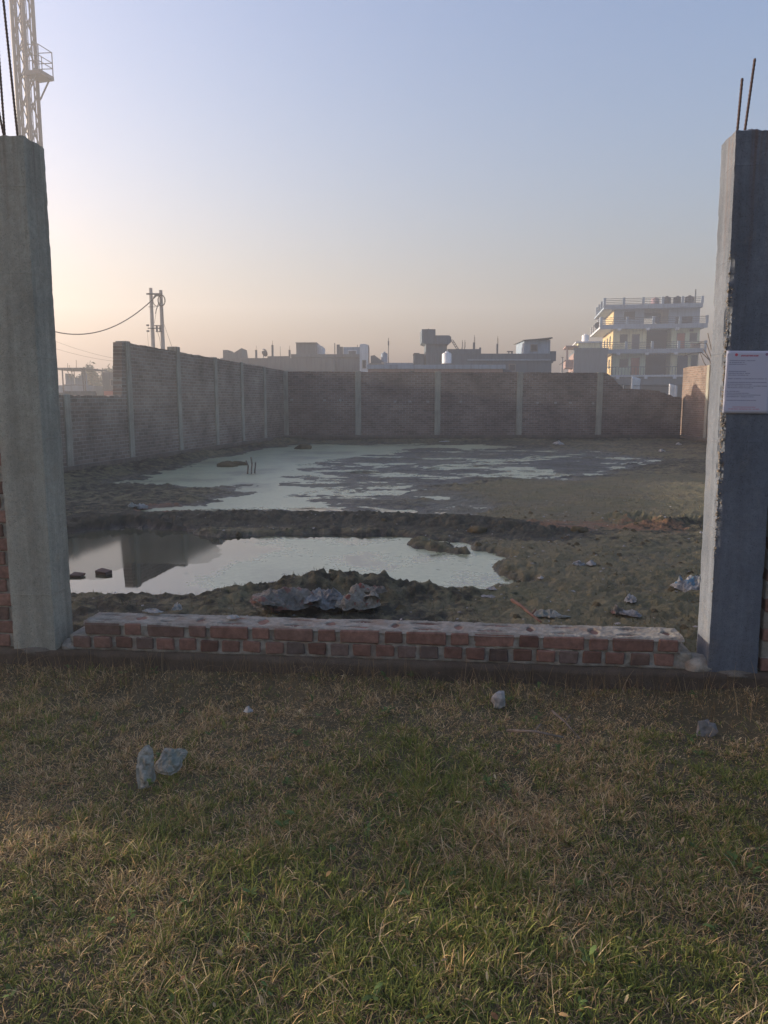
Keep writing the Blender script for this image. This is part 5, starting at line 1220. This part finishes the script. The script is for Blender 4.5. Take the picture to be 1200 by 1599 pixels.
# long dead stalks lying about and a few standing by the wall
x, y = lawn_points(2100); n = len(x)
tint = DRY[r.integers(0, 3, n)] * (0.6 + 0.8 * r.random(n))[:, None]
tag(blades('dead_stalks', x, y, lawn_h(x, y) + 0.02 + 0.05 * r.random(n), 0.04 + 0.15 * r.random(n) ** 2.2, 0.0010 + 0.0008 * r.random(n), r.random(n) * 6.28, r.normal(1.55, 0.3, n), tint, 1.1, r, segs=7), 'long dead stalks tangled over the lawn', 'dead grass', kind='stuff')
n = 1500; s_ = r.random(n) * (FL + 1.2) - 0.6; off = -(0.08 + 0.35 * r.random(n) ** 1.5); s_ += 0.15 * np.round(r.normal(0, 1.5, n))
x = FA.x + FDX * s_ - FDY * off; y = FA.y + FDY * s_ + FDX * off
tint = DRY[r.integers(0, 5, n)] * (0.4 + 0.4 * r.random(n))[:, None]
tag(blades('dry_weeds', x, y, lawn_h(x, y), 0.06 + 0.12 * r.random(n) ** 1.4, 0.0011 + 0.001 * r.random(n), r.random(n) * 6.28, np.abs(r.normal(0.45, 0.4, n)), tint, 1.15, r, segs=6), 'dry brown weeds standing along the foot of the brick wall', 'weeds', kind='stuff')
# broad-leaved weeds and fallen leaves in the lawn
def leaves(name, px, py, pz_, L, W_, az, el, tint, label, cat):
    n = len(px); ca, sa, ce, se = np.cos(az), np.sin(az), np.cos(el), np.sin(el); V = np.zeros((n, 6, 3), np.float32)
    for j, (t, w_, dr) in enumerate(((0, 0, 0), (.35, .8, .02), (.35, -.8, .02), (.75, .75, -.04), (.75, -.75, -.04), (1, 0, -.16))):
        V[:, j, 0] = px + ca * ce * L * t - sa * W_ * w_; V[:, j, 1] = py + sa * ce * L * t + ca * W_ * w_; V[:, j, 2] = pz_ + L * (se * t + dr)
    b = (np.arange(n) * 6)[:, None]; F4 = np.concatenate([b + [1, 3, 4, 2]]); F3 = np.concatenate([b + [0, 1, 2], b + [3, 5, 4]])
    me = np_mesh(name, V.reshape(-1, 3), F4, False, F3); color_attr(me, 'tint', np.repeat(tint, 6, 0)); return tag(link(name, me, MAT['blade']), label, cat, kind='stuff')
cx, cy3 = lawn_points(170); k = r.integers(4, 9, len(cx)); ci = np.repeat(np.arange(len(cx)), k); n = len(ci)
L = (0.016 + 0.026 * r.random(len(cx)))[ci] * (0.7 + 0.5 * r.random(n))
leaves('broadleaf_weeds', cx[ci], cy3[ci], lawn_h(cx[ci], cy3[ci]) + 0.012 + 0.03 * r.random(n), L, L * 0.24, r.random(n) * 6.283, r.normal(0.45, 0.3, n), np.array([0.10, 0.15, 0.045]) * (0.6 + 0.7 * r.random(n))[:, None], 'small broad leaved weeds among the lawn grass', 'weeds')
x, y = lawn_points(420); n = len(x); L = 0.010 + 0.022 * r.random(n)
leaves('fallen_leaves', x, y, lawn_h(x, y) + 0.03 + 0.03 * r.random(n), L, L * (0.15 + 0.2 * r.random(n)), r.random(n) * 6.283, r.normal(0, 0.5, n), np.array([[0.40, 0.25, 0.11], [0.30, 0.15, 0.07], [0.46, 0.36, 0.2]])[r.integers(0, 3, n)] * (0.6 + 0.6 * r.random(n))[:, None], 'curled brown leaf scraps lying in the lawn', 'leaves')
# short growth on the mud and turf behind the wall
n = 90000; y = 4.75 * (27 / 4.75) ** (r.random(n) ** 1.25); x = (r.random(n) * 2 - 1) * 0.60 * y
k = (front_d(x, y) > 0.26) & (x > LC.x + (y - LC.y) * LDIR.x / LDIR.y + 0.3); x, y = x[k], y[k]
z = field_h(x, y); k = (z > 0.02); x, y, z = x[k], y[k], z[k]; n = len(x)
keep = r.random(n) < np.clip(0.45 + 0.9 * fbm(x * 1.6, y * 1.6, 0, 3, 0) + 0.35 * sm(0.3, -0.3, sdf(x, y, TURF)), 0.06, 1) * (1 - 0.85 * sm(0.9, 0.5, sdl(x, y, RIDGE)))
x, y, z = x[keep], y[keep], z[keep]; n = len(x)
gp = np.clip(0.5 + 0.6 * fbm(x * 0.8, y * 0.8, 0, 3, 1), 0.1, 0.9); isg = r.random(n) < gp
tint = np.where(isg[:, None], GREEN[r.integers(0, 4, n)] * 0.5, DRY[r.integers(0, 5, n)] * 0.42) * (0.6 + 0.6 * r.random(n))[:, None]
tag(blades('field_growth', x, y, z - 0.004, (0.012 + 0.026 * r.random(n) ** 1.9) * (1 + 0.02 * y), (0.0010 + 0.0012 * r.random(n)) * (0.6 + 0.07 * y), r.random(n) * 6.28, np.abs(r.normal(0.8, 0.5, n)), tint, 1.2, r), 'short sparse growth on the mud and turf inside the compound', 'grass', kind='stuff')

# ------------------------------------------------------------------ morning haze over the whole place
mb = MB(); mb.box(-215, 215, -45, 220, -1.9, 27.5)
hz_o = mb.build('haze', None); tag(hz_o, kind='stuff')
hm = bpy.data.materials.new('haze'); hm.use_nodes = True; hm.node_tree.nodes.clear()
ho = hm.node_tree.nodes.new('ShaderNodeOutputMaterial'); hv = hm.node_tree.nodes.new('ShaderNodeVolumePrincipled')
hv.inputs['Color'].default_value = (0.91, 0.91, 0.92, 1); hv.inputs['Density'].default_value = HAZE_DENSITY; hv.inputs['Anisotropy'].default_value = HAZE_ANISO
hm.node_tree.links.new(hv.outputs[0], ho.inputs['Volume']); hz_o.data.materials.append(hm)
